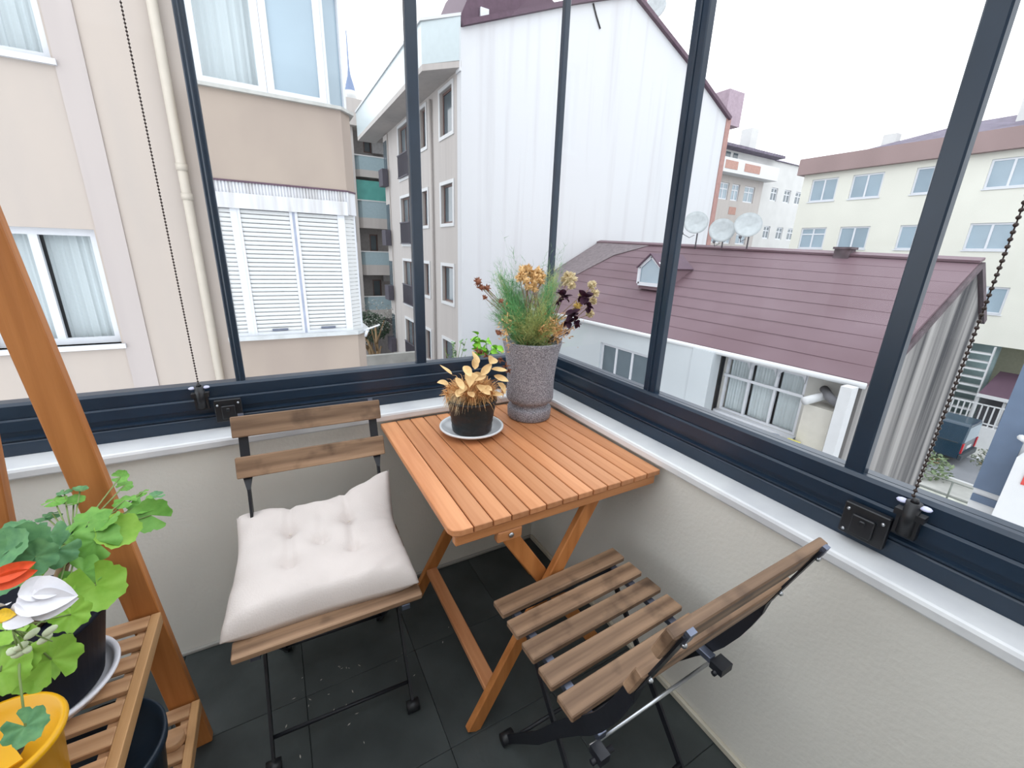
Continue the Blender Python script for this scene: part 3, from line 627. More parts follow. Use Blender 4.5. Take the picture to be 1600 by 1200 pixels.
# things on the lower shelf
lp = thing('planter', 'dark navy round planter on the lower shelf of the plant stand', 'planter', (-.385,.80,.1655))
prof = [(0,0),(.078,0),(.083,.005),(.105,.215),(.112,.218),(.113,.236),(.108,.238),(.103,.215),(0,.19)]
piece('planter_body', MB().lathe(prof,(0,0,0),48).mesh('planter_body', mat('navy_plastic',(.012,.022,.036),.45,.4)), lp)
wd_ = tag(MB().lathe([(0,0),(.020,0),(.022,.002),(.022,.018),(.020,.02),(0,.02)],(-.322,.965,.1655),20).build('wooden_plug', TAN, org=(-.322,.965,.1655)), 'small pale wooden disc on the lower shelf beside the navy planter', 'wooden disc')
# basil on the outer ledge beyond the corner; pale sprigs imitate a glass reflection
struct(MB().box((.3,YA+.18,.60),(XG+.35,YA+.42,.64)).build('trim_3', CONC))
lg = [broadleaf(1,.75,-.2,.2).mesh('leaf', mat('bright_basil_leaf',(.17,.50,.03),.5,.3,col2=(.36,.72,.08),scale=20)), broadleaf(1,.6,.15,.1).mesh('leaf', mat('reflected_sprig_leaf',(.20,.34,.17),.6,.3,col2=(.30,.45,.25),scale=20))]
def ledge_plant(label, px0, px1, py0, py1, n, y, li, L_):
    c = at((px0+px1)/2, 590, 1, y); b = V((c.x, y, .6405))
    t = thing('potted_herb', label, 'potted plant', b)
    piece('pot', MB().lathe([(0,0),(.030,0),(.042,.07),(.045,.071),(.045,.078),(.040,.078),(.038,.066),(0,.064)],(0,0,0),24).mesh('pot', mat('terracotta',(.42,.17,.09),.8)), t)
    st = MB(); nodes = []
    for i in range(7):
        p = at(random.uniform(px0,px1), random.uniform(py0,py1), 1, y+random.uniform(-.02,.03)); q = b+V((0,0,.066)); st.tube([q,(p+q)/2+V((0,0,.02)),p],.0013,5); nodes.append((q,p))
    st.build('stems', GRS, t)
    for i in range(n):
        q,p = random.choice(nodes); tt = random.uniform(.55,1.02); pos = q.lerp(p,tt)
        piece('leaf', lg[li], t, pos-b, (random.uniform(-.9,.9),random.uniform(-.8,.4),random.uniform(0,6.28)), (L_*random.uniform(.7,1.15),)*3)
ledge_plant('bright green basil plant seen outside the glass between vase and left mullion', 740,790,514,548,70,1.640,0,.040)
ledge_plant('pale sprigs imitating a plant reflection in the glass behind the dried leaves', 688,732,532,556,46,1.640,1,.017)
# fallen petals on the floor
fm_ = MB()
for k in range(34):
    px,py = random.choice([(random.gauss(530,45),random.gauss(1060,40)),(random.gauss(690,60),random.gauss(1000,50)),(random.gauss(470,60),random.gauss(1120,45))])
    p = at(px,py,2,.0015); a = random.uniform(0,6.28); l = random.uniform(.002,.006); d = V((math.cos(a),math.sin(a),0)); q = V((-d.y,d.x,0))
    fm_.quad(p-d*l, p+q*l*.35+V((0,0,.001)), p+d*l+V((0,0,.0015)), p-q*l*.3)
tag(fm_.build('fallen_petals', mat('dry_petal_bits',(.42,.40,.36),.8)), 'tiny pale dry petal bits scattered on the dark floor', 'petals', None, 'stuff')
# ================================================================== outside
GZ = -7.0
grd = struct(MB().box((-40,1.9,GZ-.3),(75,70,GZ)).box((1.6,-40,GZ-.3),(75,1.9,GZ)).build('ground', ASPHALT))
def px_rect(ax, v, q):
    """pixel box (x0,y0,x1,y1) seen on the plane -> (a0,a1,z0,z1) along the plane's horizontal axis"""
    p,r = at(q[0],q[1],ax,v), at(q[2],q[3],ax,v); h = 1 if ax == 0 else 0
    return (min(p[h],r[h]),max(p[h],r[h]),min(p.z,r.z),max(p.z,r.z))
def facade(parent, ax, v, a0, a1, z0, z1, wins, m, t=.25, part='wall', **kw):
    """wall facing the camera side with openings and windows; wins: list of (a0,a1,z0,z1,cols,rows)"""
    u = V((1,0,0)) if ax == 1 else V((0,1,0)); n = V((0,-1,0)) if ax == 1 else V((-1,0,0))
    o = V((a0,v,z0)) if ax == 1 else V((v,a0,z0))
    wall_mesh(o, u, n, a1-a0, z1-z0, [(q[0]-a0,q[1]-a0,q[2]-z0,q[3]-z0) for q in wins], t).build(part, m, parent)
    for q in wins:
        oo = V((q[0],v,q[2])) if ax == 1 else V((v,q[0],q[2]))
        k = dict(kw); k.update(q[6] if len(q) > 6 else {})
        window(parent, oo, u, n, q[1]-q[0], q[3]-q[2], q[4] if len(q) > 4 else 2, q[5] if len(q) > 5 else None, **k)

# ---- beige apartment block to the left
BY = 6.4
bb_ = thing('apartment_building', 'beige rendered apartment block with a shuttered bay window, on the left', 'building', (-2.5,BY,GZ))
lw = [(-2.62,-1.585,.115,1.36,2,None,dict()),(-2.62,-1.585,2.905,4.15,2,None,dict())]
facade(bb_, 1, BY, -9, .9, GZ, 9, [q[:6] for q in lw], BEIGE, .2, curtain=True, pm=WINGLASS, ft=.07, rec=.10, sill=.05)
for z in (.0,2.8):      # room behind the curtains
    pass
MB().box((-1.565,BY-.018,GZ),(-1.335,BY-.0005,9)).build('render_band', PINKISH, bb_)
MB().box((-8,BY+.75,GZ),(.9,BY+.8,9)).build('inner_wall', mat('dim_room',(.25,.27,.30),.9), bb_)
pp = MB(); pp.tube([(-.70,BY-.075,GZ),(-.70,BY-.075,9)],.048,16)
for z in (2.02,1.72,5.2,-1.6): pp.tube([(-.70,BY-.075,z),(-.70,BY-.075,z+.07)],.056,16)
pp.build('downpipe', mat('cream_pipe',(.46,.415,.355),.5,.4,var=.03), bb_)
# the bay: three storeys of parapet / window, with a bevelled right corner
BF = 6.12; cx0,cx1,cx2 = -.46,.99,1.115; by2 = BY
def bayband(z0, z1, m, nm, out=0):
    return MB().prism([(cx0-out,by2,z0),(cx0-out,BF-out,z0),(cx1,BF-out,z0),(cx2+out,BF+.16-out*.5,z0),(cx2+out,by2+1.2,z0),(cx1-.3,by2+1.2,z0)], (0,0,z1-z0)).build(nm, m, bb_)
Z = lambda z5: 1.29+(z5-1.29)*BF/5
zp1,zp0,zb,zs = Z(2.555),Z(1.835),Z(1.60),Z(.375)
bayband(zp0, zp1, BEIGE2, 'bay_parapet'); bayband(zp1, zp1+.035, mat('grey_coping',(.42,.42,.40),.6), 'bay_coping', .05)
bayband(zp0-.02, zp0-.001, ROOFPURP, 'drip_edge', .01)
bayband(GZ, zs-.05, BEIGE2, 'bay_parapet'); bayband(zs-.05, zs, mat('grey_metal_sill',(.50,.52,.53),.4,.5,.3), 'metal_sill', .06)
MB().prism([(cx0+.03,by2,zs),(cx0+.03,BF+.16,zs),(cx1-.02,BF+.16,zs),(cx2-.06,BF+.30,zs),(cx2-.06,by2+1,zs)], (0,0,zp0-.02-zs)).build('window_backing', mat('shutter_backing',(.55,.55,.56),.7), bb_)
# corrugated valance above the shutters
VW = streaked('stained_white_metal', (.60,.61,.64), (.36,.34,.32), (6,6,.5), (.45,.8), .5)
k = 0; x = cx0+.02; mv = MB(); step = .033
while x < cx1-.01:
    mv.prism([(x,BF+.02,zb),(x+step*.35,BF+.004,zb),(x+step*.65,BF+.004,zb),(x+step,BF+.02,zb)], (0,0,zp0-.02-zb)); x += step
mv.prism([(cx1-.01,BF+.0,zb),(cx2+.0,BF+.16,zb),(cx2-.05,BF+.2,zb),(cx1-.02,BF+.06,zb)], (0,0,zp0-.02-zb))
mv.build('valance', VW, bb_)
MB().box((cx0+.02,BF-.016,zb-.012),(cx1-.005,BF+.12,zb+.15)).build('valance_rail', VW, bb_)
SH = mat('white_shutter_slat', (.60,.61,.61), .5, .35, var=.02)
def shutter(x0, x1, y0=BF+.05):
    f = MB()
    for xx in (x0,x1-.03): f.box((xx,y0-.03,zs),(xx+.03,y0+.03,zb-.012))
    f.box((x0+.03,y0-.025,zs),(x1-.03,y0+.02,zs+.035)); sh = f.build('shutter', WHITEPVC, bb_)
    n = 29; hh = (zb-.012-zs-.035)/n; W = x1-x0-.062
    me = MB().prism([(-W/2,.012,0),(-W/2,-.004,.004),(-W/2,-.010,hh*.45),(-W/2,-.004,hh-.008),(-W/2,.012,hh-.004)], (W,0,0)).mesh('slat', SH)
    for i in range(n): piece('slat', me, sh, V(((x0+x1)/2,y0-.008,zs+.035+hh*i))-bb_.location)
    if x0 > -.35 and x1 < .9: MB().box(((x0+x1)/2-.09,y0-.034,zs+.045),((x0+x1)/2+.09,y0-.02,zs+.07)).build('handle', CHROMEISH, sh)
MB().box((-.275,BF+.015,zs),(-.235,BF+.08,zb-.012)).build('mullion', WHITEPVC, bb_); MB().box((.335,BF+.02,zs),(.365,BF+.08,zb-.012)).build('mullion', mat('blue_grey_mullion',(.30,.33,.42),.5), bb_); MB().box((.885,BF+.02,zs),(.94,BF+.12,zb-.012)).build('mullion', WHITEPVC, bb_)
shutter(-.445,-.275); shutter(-.235,.335); shutter(.365,.885)
# bevelled side shutter of slats
f = MB(); a,b = V((cx1-.06,BF+.05,0)),V((cx2-.02,BF+.19,0)); d = (b-a); 
f.obox(a+V((0,0,zs)), d*.12, V((.01,.02,0)), (0,0,zb-zs)); f.obox(a+d*.88+V((0,0,zs)), d*.12, V((.01,.02,0)), (0,0,zb-zs)); sh = f.build('shutter', WHITEPVC, bb_)
me = MB(); n_ = V((d.y,-d.x,0)).normalized()
hh = (zb-zs)/30; me.obox(-d*.39, d*.78, -n_*.012, (0,0,hh-.006)); me = me.mesh('slat', SH)
for i in range(30): piece('slat', me, sh, (a+b)/2+V((0,0,zs+hh*i))-bb_.location)
# upper bay glazing with curtains
u,n = V((1,0,0)),V((0,-1,0))
window(bb_, V((cx0+.02,BF+.06,zp1+.035)), u, n, .672, 1.25, 1, None, ft=.08, rec=.0, pm=WINGLASS, curtain=True)
window(bb_, V((.235,BF+.06,zp1+.035)), u, n, .62, 1.25, 1, None, ft=.075, rec=.0, pm=PALEGLASS)
d = V((cx2-.87,.19,0)); window(bb_, V((.86,BF+.06,zp1+.035)), d.normalized(), V((d.y,-d.x,0)).normalized(), d.length, 1.25, 1, None, ft=.04, rec=.0, pm=PALEGLASS)
MB().prism([(cx0,by2,zp1+1.285),(cx0,BF,zp1+1.285),(cx1,BF,zp1+1.285),(cx2,BF+.16,zp1+1.285),(cx2,by2+1,zp1+1.285)],(0,0,4)).build('bay_parapet', BEIGE2, bb_)
MB().box((-.4,BF+.5,zp1+.04),(.85,BF+.55,zp1+1.28)).build('inner_wall', mat('pale_room',(.50,.55,.60),.9), bb_)
ar = MB(); ar.tube([(1.05,BF+.05,zs-.03),(1.30,BF+.0,zs+.06)],.012,6); ar.tube([(1.10,BF+.05,zs-.1),(1.12,BF,zs-.02)],.02,8); ar.build('sill_bracket', WHITEPVC, bb_)
MB().box((-9,BY+.9,GZ),(1.1,BY+7,9)).build('core', BEIGE2, bb_)

# ---- big white gabled building
WX,WY = 6.1,14.6
wb = thing('apartment_building', 'tall white building with a blank windowless gable wall, in the middle', 'building', (12,18,GZ))
prof = [(WX,GZ),(WX,7.85),(10.3,9.47),(12.94,10.4),(16.48,8.86),(19.4,7.40),(19.4,GZ)]
MB().prism([(x,WY,z) for x,z in prof], (0,.35,0)).build('gable_wall', WHITEWALL, wb)
MB().prism([(x,WY+.36,z-.02) for x,z in [(WX+.3,GZ)]+[(WX+.3,7.83)]+prof[2:5]+[(19.38,7.38),(19.38,GZ)]], (0,10.5,0)).build('core', WARMWHITE, wb)
for (x0,z0),(x1,z1) in zip(prof[1:5],prof[2:6]):
    MB().bar((x0,WY+.12,z0+.07),(x1,WY+.12,z1+.07),.55,.14,(0,1,0)).build('roof_edge', ROOFPURP, wb)
MB().box((19.25,WY-.04,GZ),(19.55,WY+.5,7.6)).build('corner_strip', mat('red_brown_strip',(.36,.21,.19),.8), wb)
MB().box((19.3,WY+.1,7.3),(20.4,WY+1.6,8.7)).build('corner_turret', mat('mauve_render',(.36,.28,.33),.8), wb)
# attic roof hump and dormer, chimney, antenna

MB().prism([(6.0,WY+.7,7.7),(7.4,WY+.7,10.6),(9.0,WY+.7,10.2),(10.4,WY+.7,9.5)], (0,4,0)).build('attic_roof', ROOFPURP, wb)
MB().box((7.05,WY+.62,8.5),(7.35,WY+.69,8.85)).build('attic_window', WHITEPVC, wb)
MB().box((9.2,WY+1,9.3),(9.9,WY+1.7,9.95)).build('chimney', WHITEWALL, wb)
MB().box((13.1,WY+.4,9.9),(14.0,WY+1.6,11.2)).build('chimney', mat('mauve_brick',(.34,.22,.26),.8), wb)
cbm = MB(); cbm.tube([at(927,5,1,WY-.03),at(932,25,1,WY-.03),at(938,45,1,WY-.03)],.03,5); cbm.build('hanging_cable', BLACK, wb)
def dish(parent, c, R, face, name='dish'):
    q = V(face).normalized().to_track_quat('Z','Y').to_euler()
    prof = [(0,0)]+[(R*t,R*.28*t*t) for t in (.25,.5,.75,1)]+[(R*1.0,R*.28+.012),(R*.75,R*.16+.012),(0,.012)]
    o = piece(name, MB().lathe(prof,(0,0,0),28).mesh(name, mat('pale_dish',(.40,.43,.44),.5)), parent, V(c)-parent.location, q)
    return o
dish(wb, at(1022,18,1,WY+1.2), .5, (-1,-.6,.4))
# left facade, seen obliquely
RAIL = mat('dark_balcony_rail',(.07,.065,.085),.5)
F_ = [(684,135,707,221),(685,283,709,356),(687,412,710,481),(687,528,710,590),(655,167,665,231),(657,296,672,354),(662,408,674,460),(665,512,676,562),
      (621,196,637,279),(626,304,642,377),(630,404,647,471),(633,494,651,562)]
SR = WHITEPAINT
wins = []
for k,(xa,ya,xb,yb) in enumerate(F_):
    col = k//4
    y0,y1 = ((15.35,16.55),(18.15,18.85),(20.6,22.2))[col]
    zt = at((xa+xb)/2,ya+(4 if col<2 else 3),0,WX).z; zb_ = at((xa+xb)/2,yb-(4 if col<2 else 2),0,WX).z
    wins.append((y0,y1,zb_,zt))
rows_z = {}
for k,q in enumerate(wins): rows_z.setdefault(k%4,[]).append(q)
W2 = []
for k,q in enumerate(wins):
    r = k%4; tops = [t[3] for t in rows_z[r][:2]]; bots = [t[2] for t in rows_z[r][:2]]
    top = sum(tops)/2; bot = sum(bots)/2
    if k//4 == 2: bot -= .75
    W2.append((q[0],q[1],bot,top,1 if k//4 < 2 else 2,None))
BROWNF = mat('brown_window_frame',(.14,.085,.075),.5)
facade(wb, 0, WX, WY+.35, 25.0, GZ, 7.4, W2, WARMWHITE, .3, fm=BROWNF, pm=DARKGLASS, ft=.07, rec=.10, surround=SR)
for q in W2[8:]:
    rb = MB(); rb.box((WX-.12,q[0]-.05,q[2]),(WX-.08,q[1]+.05,q[2]+.05)); rb.box((WX-.12,q[0]-.05,q[2]+.95),(WX-.08,q[1]+.05,q[2]+1.0))
    yy = q[0]-.05
    while yy < q[1]+.05: rb.box((WX-.11,yy,q[2]+.05),(WX-.09,yy+.025,q[2]+.95)); yy += .1
    o = rb.build('railing', RAIL, wb); o['kind'] = 'stuff'
rp = MB(); rp.tube([(WX-.08,17.45,GZ),(WX-.08,17.45,6.6)],.055,10); rp.build('downpipe', WARMWHITE, wb)
# projecting wing with small balconies further along
MB().box((WX-.06,24.2,GZ),(WX,25.0,6.75)).build('projecting_wing', WARMWHITE, wb)
for q in W2[8:]:
    MB().box((WX-.09,24.3,q[2]-.1),(WX-.06,24.9,q[3]-.1)).build('window', DARKGLASS, wb)
    MB().box((WX-.38,24.15,q[2]-.1),(WX-.10,25.0,q[2]+.7)).build('railing', RAIL, wb)
# roof terrace parapet
tp = MB().prism([(WX,WY-.02,6.80),(WX-.95,WY+1.0,6.80),(WX-.95,27,6.80),(WX,27,6.80)], (0,0,.18)); tp.build('terrace_slab', WARMWHITE, wb)
MB().prism([(WX-.02,WY-.02,6.98),(WX-.95,WY+1.0,6.98),(WX-.95,27,6.98),(WX-.85,27,6.98),(WX-.85,WY+1.05,6.98),(WX,WY+.14,6.98)], (0,0,1.15)).build('terrace_parapet', mat('pale_glass_parapet',(.50,.57,.59),.3,var=.02), wb)
MB().prism([(WX-.02,WY-.05,8.13),(WX-1.0,WY+.97,8.13),(WX-1.0,27,8.13),(WX-.8,27,8.13),(WX-.8,WY+1.1,8.13),(WX,WY+.2,8.13)], (0,0,.08)).build('parapet_cap', WHITEPAINT, wb)
MB().box((WX-.05,WY-.01,6.7),(WX+.01,WY+.34,7.85)).build('parapet_end', WHITEWALL, wb)

# ---- far block with balconies, minaret, tree and courtyard
fb = thing('apartment_building', 'distant block with stacked glass-fronted balconies, down the gap between buildings', 'building', (5,29.5,GZ))
FY = 28.0
door = [px_rect(1,FY+1.3,q) for q in ((567,219,581,240),(577,366,591,393),(582,437,597,463),(565,290,600,313))]
facade(fb, 1, FY+1.3, 1.5, 11, GZ, 8.0, [(*q,1,None) for q in door], mat('balcony_wall',(.30,.285,.28),.85), .2, fm=BROWNF, pm=DARKGLASS, ft=.08)
MB().box((1.5,FY+1.55,GZ),(11,FY+7,8.6)).build('core', WARMWHITE, fb)
MB().box((3.2,FY-.25,GZ),(5.05,FY+1.3,8.2)).build('side_wall', WARMWHITE, fb)
for z in (6.0,2.6,-.6,-3.6): MB().box((4.6,FY-.27,z-1.1),(4.85,FY-.25,z+.3)).build('window', DARKGLASS, fb)
BG = mat('aqua_balcony_glass',(.32,.42,.46),.25,.5,var=.03); GRG = mat('green_balcony_glass',(.09,.31,.28),.25,.5,var=.12,scale=2)
def zz(py, px=585): return at(px,py,1,FY).z
for k,(t,b,s) in enumerate(((246,267,278),(315,341,357),(394,414,430),(464,484,498))):
    sl = MB().prism([(5.05,FY+1.3,0),(5.05,FY+.25,0),(5.35,FY,0),(8.5,FY,0),(8.5,FY+1.3,0)],(0,0,zz(b)-zz(s))); 
    for i in range(len(sl.v)): sl.v[i] = sl.v[i]+V((0,0,zz(s)))
    sl.build('balcony_slab', WARMWHITE, fb)
    pn = MB().box((5.35,FY+.02,zz(b)),(8.5,FY+.07,zz(t))).prism([(5.07,FY+.25,zz(b)),(5.35,FY+.02,zz(b)),(5.38,FY+.06,zz(b)),(5.1,FY+.29,zz(b))],(0,0,zz(t)-zz(b))).build('balcony_glass', BG, fb)
    MB().box((5.05,FY,zz(t)),(8.5,FY+.08,zz(t)+.06)).build('handrail', WHITEPAINT, pn)
MB().box((5.12,FY+.05,zz(314)),(8.5,FY+.12,zz(283))).build('glazed_balcony_screen', GRG, fb)
MB().box((4.4,FY-.6,zz(205)),(8.5,FY+.6,zz(165))).build('roof_parapet', WARMWHITE, fb)
MB().prism([(3.6,FY+1,8.3),(8.6,FY+1,8.3),(8.2,FY+2.5,9.5),(4.6,FY+2.5,9.7)],(0,.2,0)).build('roof', SLATEROOF, fb)
MB().box((4.6,FY+.4,8.4),(5.0,FY+.9,9.4)).build('chimney', WHITEPAINT, fb); MB().box((7.3,FY+1.2,8.6),(7.8,FY+1.7,9.3)).build('chimney', SLATEROOF, fb)
for px,py in ((590,232),(607,432)):
    c = at(px,py,1,FY+1.1); ac = MB(); ac.box((c.x-.35,FY+1.0,c.z-.3),(c.x+.35,FY+1.29,c.z+.3)); ac.lathe([(0,0),(.2,0),(.2,.02),(0,.02)],(0,0,0),8); ac.build('air_conditioner', mat('grey_ac_unit',(.40,.40,.41),.6), fb)
mc = at(547,140,1,60)
mi = thing('minaret', 'thin distant minaret spire with a blue cone above the far roofs', 'minaret', (mc.x,60,GZ))
piece('shaft', MB().lathe([(0,0),(.55,0),(.55,mc.z-GZ-1),(.7,mc.z-GZ-.8),(.7,mc.z-GZ-.2),(0,mc.z-GZ)],(0,0,0),16).mesh('shaft', OFFWHITE), mi)
h0 = mc.z-GZ; h1 = at(545,50,1,60).z-GZ
piece('spire', MB().lathe([(.62,h0-.2),(.50,h0+.4),(.20,h0+1.4),(.10,h0+2.2),(.06,h1),(0,h1+.2)],(0,0,0),14).mesh('spire', mat('slate_blue_lead',(.16,.21,.33),.5)), mi)
def tree(label, c, H_, R, m1, n=900, lf=.11, name='tree', cat='tree'):
    c = V(c); t = thing(name, label, cat, c); mb = MB(); mb.tube([c,c+V((.05,0,H_*.45)),c+V((0,.05,H_*.8))],[.12*R,.09*R,.04*R],8); 
    for i in range(6):
        a = i*1.05; mb.tube([c+V((0,0,H_*(.35+.06*i))), c+V((math.cos(a)*R*.6,math.sin(a)*R*.6,H_*(.55+.06*i)))],[.05*R,.02*R],5)
    mb.build('trunk', TWIG, t); fm = MB()
    for i in range(n):
        d = V((random.gauss(0,1),random.gauss(0,1),random.gauss(0,1))).normalized()*R*random.uniform(.45,1)**.6; p = c+V((0,0,H_-R*.7))+V((d.x,d.y,d.z*.75))
        a = V((random.gauss(0,1),random.gauss(0,1),random.gauss(0,.6))).normalized(); b = a.cross(V((random.gauss(0,1),random.gauss(0,1),1))).normalized()
        fm.quad(p-a*lf, p+b*lf*.5, p+a*lf, p-b*lf*.5)
    o = fm.build('foliage', m1, t); o['kind'] = 'stuff'; return t
DKG = leafmat('dark_evergreen', (.025,.05,.03), (.06,.10,.06)); SAGE = leafmat('sage_hedge', (.12,.18,.09), (.22,.28,.16))
tree('dark leafy tree in the courtyard below the distant balconies', (4.75,25.6,GZ), 4.6, 1.25, DKG, 1300)
tree('bare-looking scrub tree beside the beige bay window sill', (4.15,20.5,GZ), 5.9, 1.0, leafmat('grey_scrub',(.16,.17,.15),(.30,.31,.28)), 380, .05)
cw = at(600,560,1,20); struct(MB().box((2.0,19.5,GZ),(6.05,19.75,cw.z+.3)).build('courtyard_wall', CONC)); struct(MB().box((2.0,19.75,GZ),(6.05,23,GZ+.9)).build('courtyard_slab', CONC))

# ---- house with the maroon roof
hb_ = thing('house', 'low white house with a large maroon roof below the white gable building', 'house', (10.5,8.5,GZ))
EN,EF,RN,RF = V((8.55,2.92,-.60)), V((7.95,14.58,-.56)), V((12.13,2.98,1.42)), V((12.34,14.58,1.80)); SN,SF = V((13.52,2.98,.22)), V((13.9,14.58,.4))
def roofslab(a,b,c,d,t=.09): mb = MB(); up = V((0,0,-t)); return mb.add([a,b,c,d,a+up,b+up,c+up,d+up],[(0,1,2,3),(7,6,5,4),(0,4,5,1),(1,5,6,2),(2,6,7,3),(3,7,4,0)])
rf = roofslab(EN,RN,RF,EF).build('roof', ROOFRED, hb_)
roofslab(RN,SN,SF,RF).build('roof', ROOFRED, hb_)
for i in range(1,10):     # lapped sheet courses
    t = i/10; a = EN.lerp(RN,t)+V((0,0,.001)); b = EF.lerp(RF,t)+V((0,0,.001)); MB().bar(a,b,.016,.004,(RN-EN)).build('lap_seam', ROOFRED, rf)
kx = lambda t,y: EN.lerp(EF,(y-EN.y)/(EF.y-EN.y)).lerp(RN.lerp(RF,(y-RN.y)/(RF.y-RN.y)),t)+V((0,0,.012))
MB().prism([kx(.0,14.5),kx(.0,13.4),kx(.25,13.2),kx(.55,12.9),kx(.80,12.6),kx(.98,11.6),kx(1,14.5)],(0,0,.012)).build('cement_patch', mat('grey_cement_patch',(.19,.16,.17),.9,var=.15), hb_)
MB().bar(RN+V((0,-.02,.02)),RF+V((0,0,.02)),.22,.05,(1,0,.3)).build('ridge_cap', ROOFRED, hb_)
RT = mat('tarred_verge',(.10,.075,.085),.8,var=.3,scale=6)
vb_ = MB().bar(EN+V((.3,-.03,.0)),RN+V((0,-.03,-.08)),.10,.06,(0,0,1)); vb_.bar(RN+V((0,-.03,-.06)),SN+V((0,-.03,-.04)),.12,.06,(0,0,1)); vb_.build('verge', RT, hb_)
GY = 3.0
MB().prism([(8.62,GY,GZ),(8.62,GY,-.72),(12.13,GY,1.30),(13.45,GY,.12),(13.45,GY,GZ)], (0,.3,0)).build('gable_wall', STAINED, hb_)
MB().box((9.5,GY+.3,GZ),(13.4,14.5,-.7)).build('core', OFFWHITE, hb_)
HX = 8.3
HW = mat('blue_white_house_render',(.52,.56,.585),.85,.2,var=.03,scale=.8)
wn = px_rect(0,HX,(938,534,1010,604)); wy0,wy1 = 7.44,9.30; 
facade(hb_, 0, HX, 6.15, 14.55, GZ, -.66, [(wy0,wy1,-2.15,-1.16,3,None)], HW, .25, ft=.07, rec=.06, pm=DARKGLASS, curtain=False, surround=None)
MB().box((HX-.04,5.62,GZ),(HX+.25,6.15,-.66)).build('pier', HW, hb_)
# recessed porch wall with three arched lights
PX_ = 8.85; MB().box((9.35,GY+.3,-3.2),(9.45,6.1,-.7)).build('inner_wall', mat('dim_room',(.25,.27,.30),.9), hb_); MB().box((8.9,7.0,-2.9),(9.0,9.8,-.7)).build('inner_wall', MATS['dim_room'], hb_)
PW = mat('porch_render',(.47,.465,.44),.85,.2,var=.03)
A0,A1 = 3.95,5.65; zt,zb2,zm = -.80,-2.06,-1.22
facade(hb_, 0, PX_, GY+.2, 5.7, GZ, -.66, [(A0,A1,zb2,zt,3,None)], PW, .2, ft=.05, rec=.02, pm=WINGLASS, curtain=True, name='porch_window')
ar_ = MB()
for i in range(3):       # arched heads: spandrels in the corners of every light
    y0 = A0+(A1-A0)*i/3+.03; y1 = A0+(A1-A0)*(i+1)/3-.03; r = .17
    ar_.box((PX_-.03,y0-.03,zm-.03),(PX_+.0,y1+.03,zm+.03))
    for yc,s in ((y0,1),(y1,-1)):
        pts = [(PX_-.03,yc,zt)]+[(PX_-.03,yc+s*(r-r*math.sin(a)),zt-(r-r*math.cos(a))) for a in [j*PI/2/6 for j in range(7)]]
        ar_.prism(pts,(.028,0,0))
ar_.build('arched_head', WHITEPVC, hb_)
MB().box((PX_-.12,A0-.05,zb2-.07),(PX_-.001,A1+.05,zb2-.001)).build('window_sill', WHITEPVC, hb_)
MB().box((HX-.10,GY-.02,GZ),(HX+.12,GY+.15,-.68)).build('porch_column', WHITEPAINT, hb_)
MB().box((HX-.05,GY+.155,GZ),(HX+.12,5.62,-2.62)).build('porch_parapet', PW, hb_)
MB().box((HX+.13,GY+.25,GZ),(PX_-.05,3.72,-1.22)).build('chimney_breast', mat('warm_porch_block',(.52,.50,.45),.85,var=.03), hb_)
gt = MB(); gt.tube([EN+V((-.05,.0,-.06)),EF+V((-.05,0,-.06))],.055,10); gt.build('gutter', WHITEPAINT, hb_)
fp = MB(); fp.tube([(8.25,3.66,-1.13),(8.70,3.50,-1.02)],.075,14); fp.build('flue_pipe', WHITEPAINT, hb_)
fp = MB(); fp.tube([(8.32,3.12,-1.05),(8.45,3.35,-1.0),(8.75,3.6,-.95)],.075,14); fp.build('flue_pipe', mat('dark_flue',(.12,.12,.13),.6), hb_)
cm_ = at(1240,690,0,8.25); tag(MB().box((8.25,cm_.y-.14,-2.62),(8.35,cm_.y+.05,-2.0)).lathe([(0,0)],(0,0,0),3).build('yellow_crate', mat('yellow_crate',(.75,.66,.10),.6), org=(8.3,cm_.y,-2.62)) if False else MB().box((8.20,3.60,-2.615),(8.36,3.80,-1.97)).box((8.19,3.59,-2.0),(8.37,3.81,-1.95)).build('bucket', mat('yellow_tub',(.72,.66,.16),.6), org=(8.28,3.70,-2.615)), 'pale yellow tub on the porch parapet of the maroon-roofed house', 'tub')
tag(MB().lathe([(0,0),(.06,0),(.08,.62),(.085,.66),(.0,.66)],(8.28,4.02,-2.615),20).build('bucket', mat('grey_blue_bucket',(.34,.40,.52),.6), org=(8.28,4.02,-2.615)), 'blue grey bucket on the porch parapet beside the yellow tub', 'bucket')
# pointed roof light
dz = thing('roof_dormer', 'small white framed pointed dormer window on the maroon roof', 'dormer', (9.75,9.15,.4))
dx,dy0,dy1,dzb,dzs,dza = 9.8,8.70,9.55,.50,.98,1.30; ym = (dy0+dy1)/2
MB().prism([(dx,dy0,dzb-.15),(dx,dy1,dzb-.15),(dx,dy1,dzs),(dx,ym,dza),(dx,dy0,dzs)],(1.3,0,0)).build('dormer_body', ROOFRED, dz)
fr = MB(); P5 = [(dy0,dzb),(dy1,dzb),(dy1,dzs),(ym,dza),(dy0,dzs)]
for i in range(5):
    a,b = P5[i],P5[(i+1)%5]; fr.bar((dx-.03,a[0],a[1]),(dx-.03,b[0],b[1]),.06,.10,(1,0,0))
fr.build('dormer_frame', WHITEPVC, dz)
MB().prism([(dx-.02,y,z) for y,z in P5],(.02,0,0)).build('pane', PALEGLASS, dz)
for a,b in (((dy1+.06,dzs-.02),(ym,dza+.07)),((dy0-.06,dzs-.02),(ym,dza+.07))): MB().bar((dx+.55,a[0],a[1]),(dx+.55,b[0],b[1]),1.35,.03,(1,0,0)).build('dormer_roof', ROOFPURP, dz)
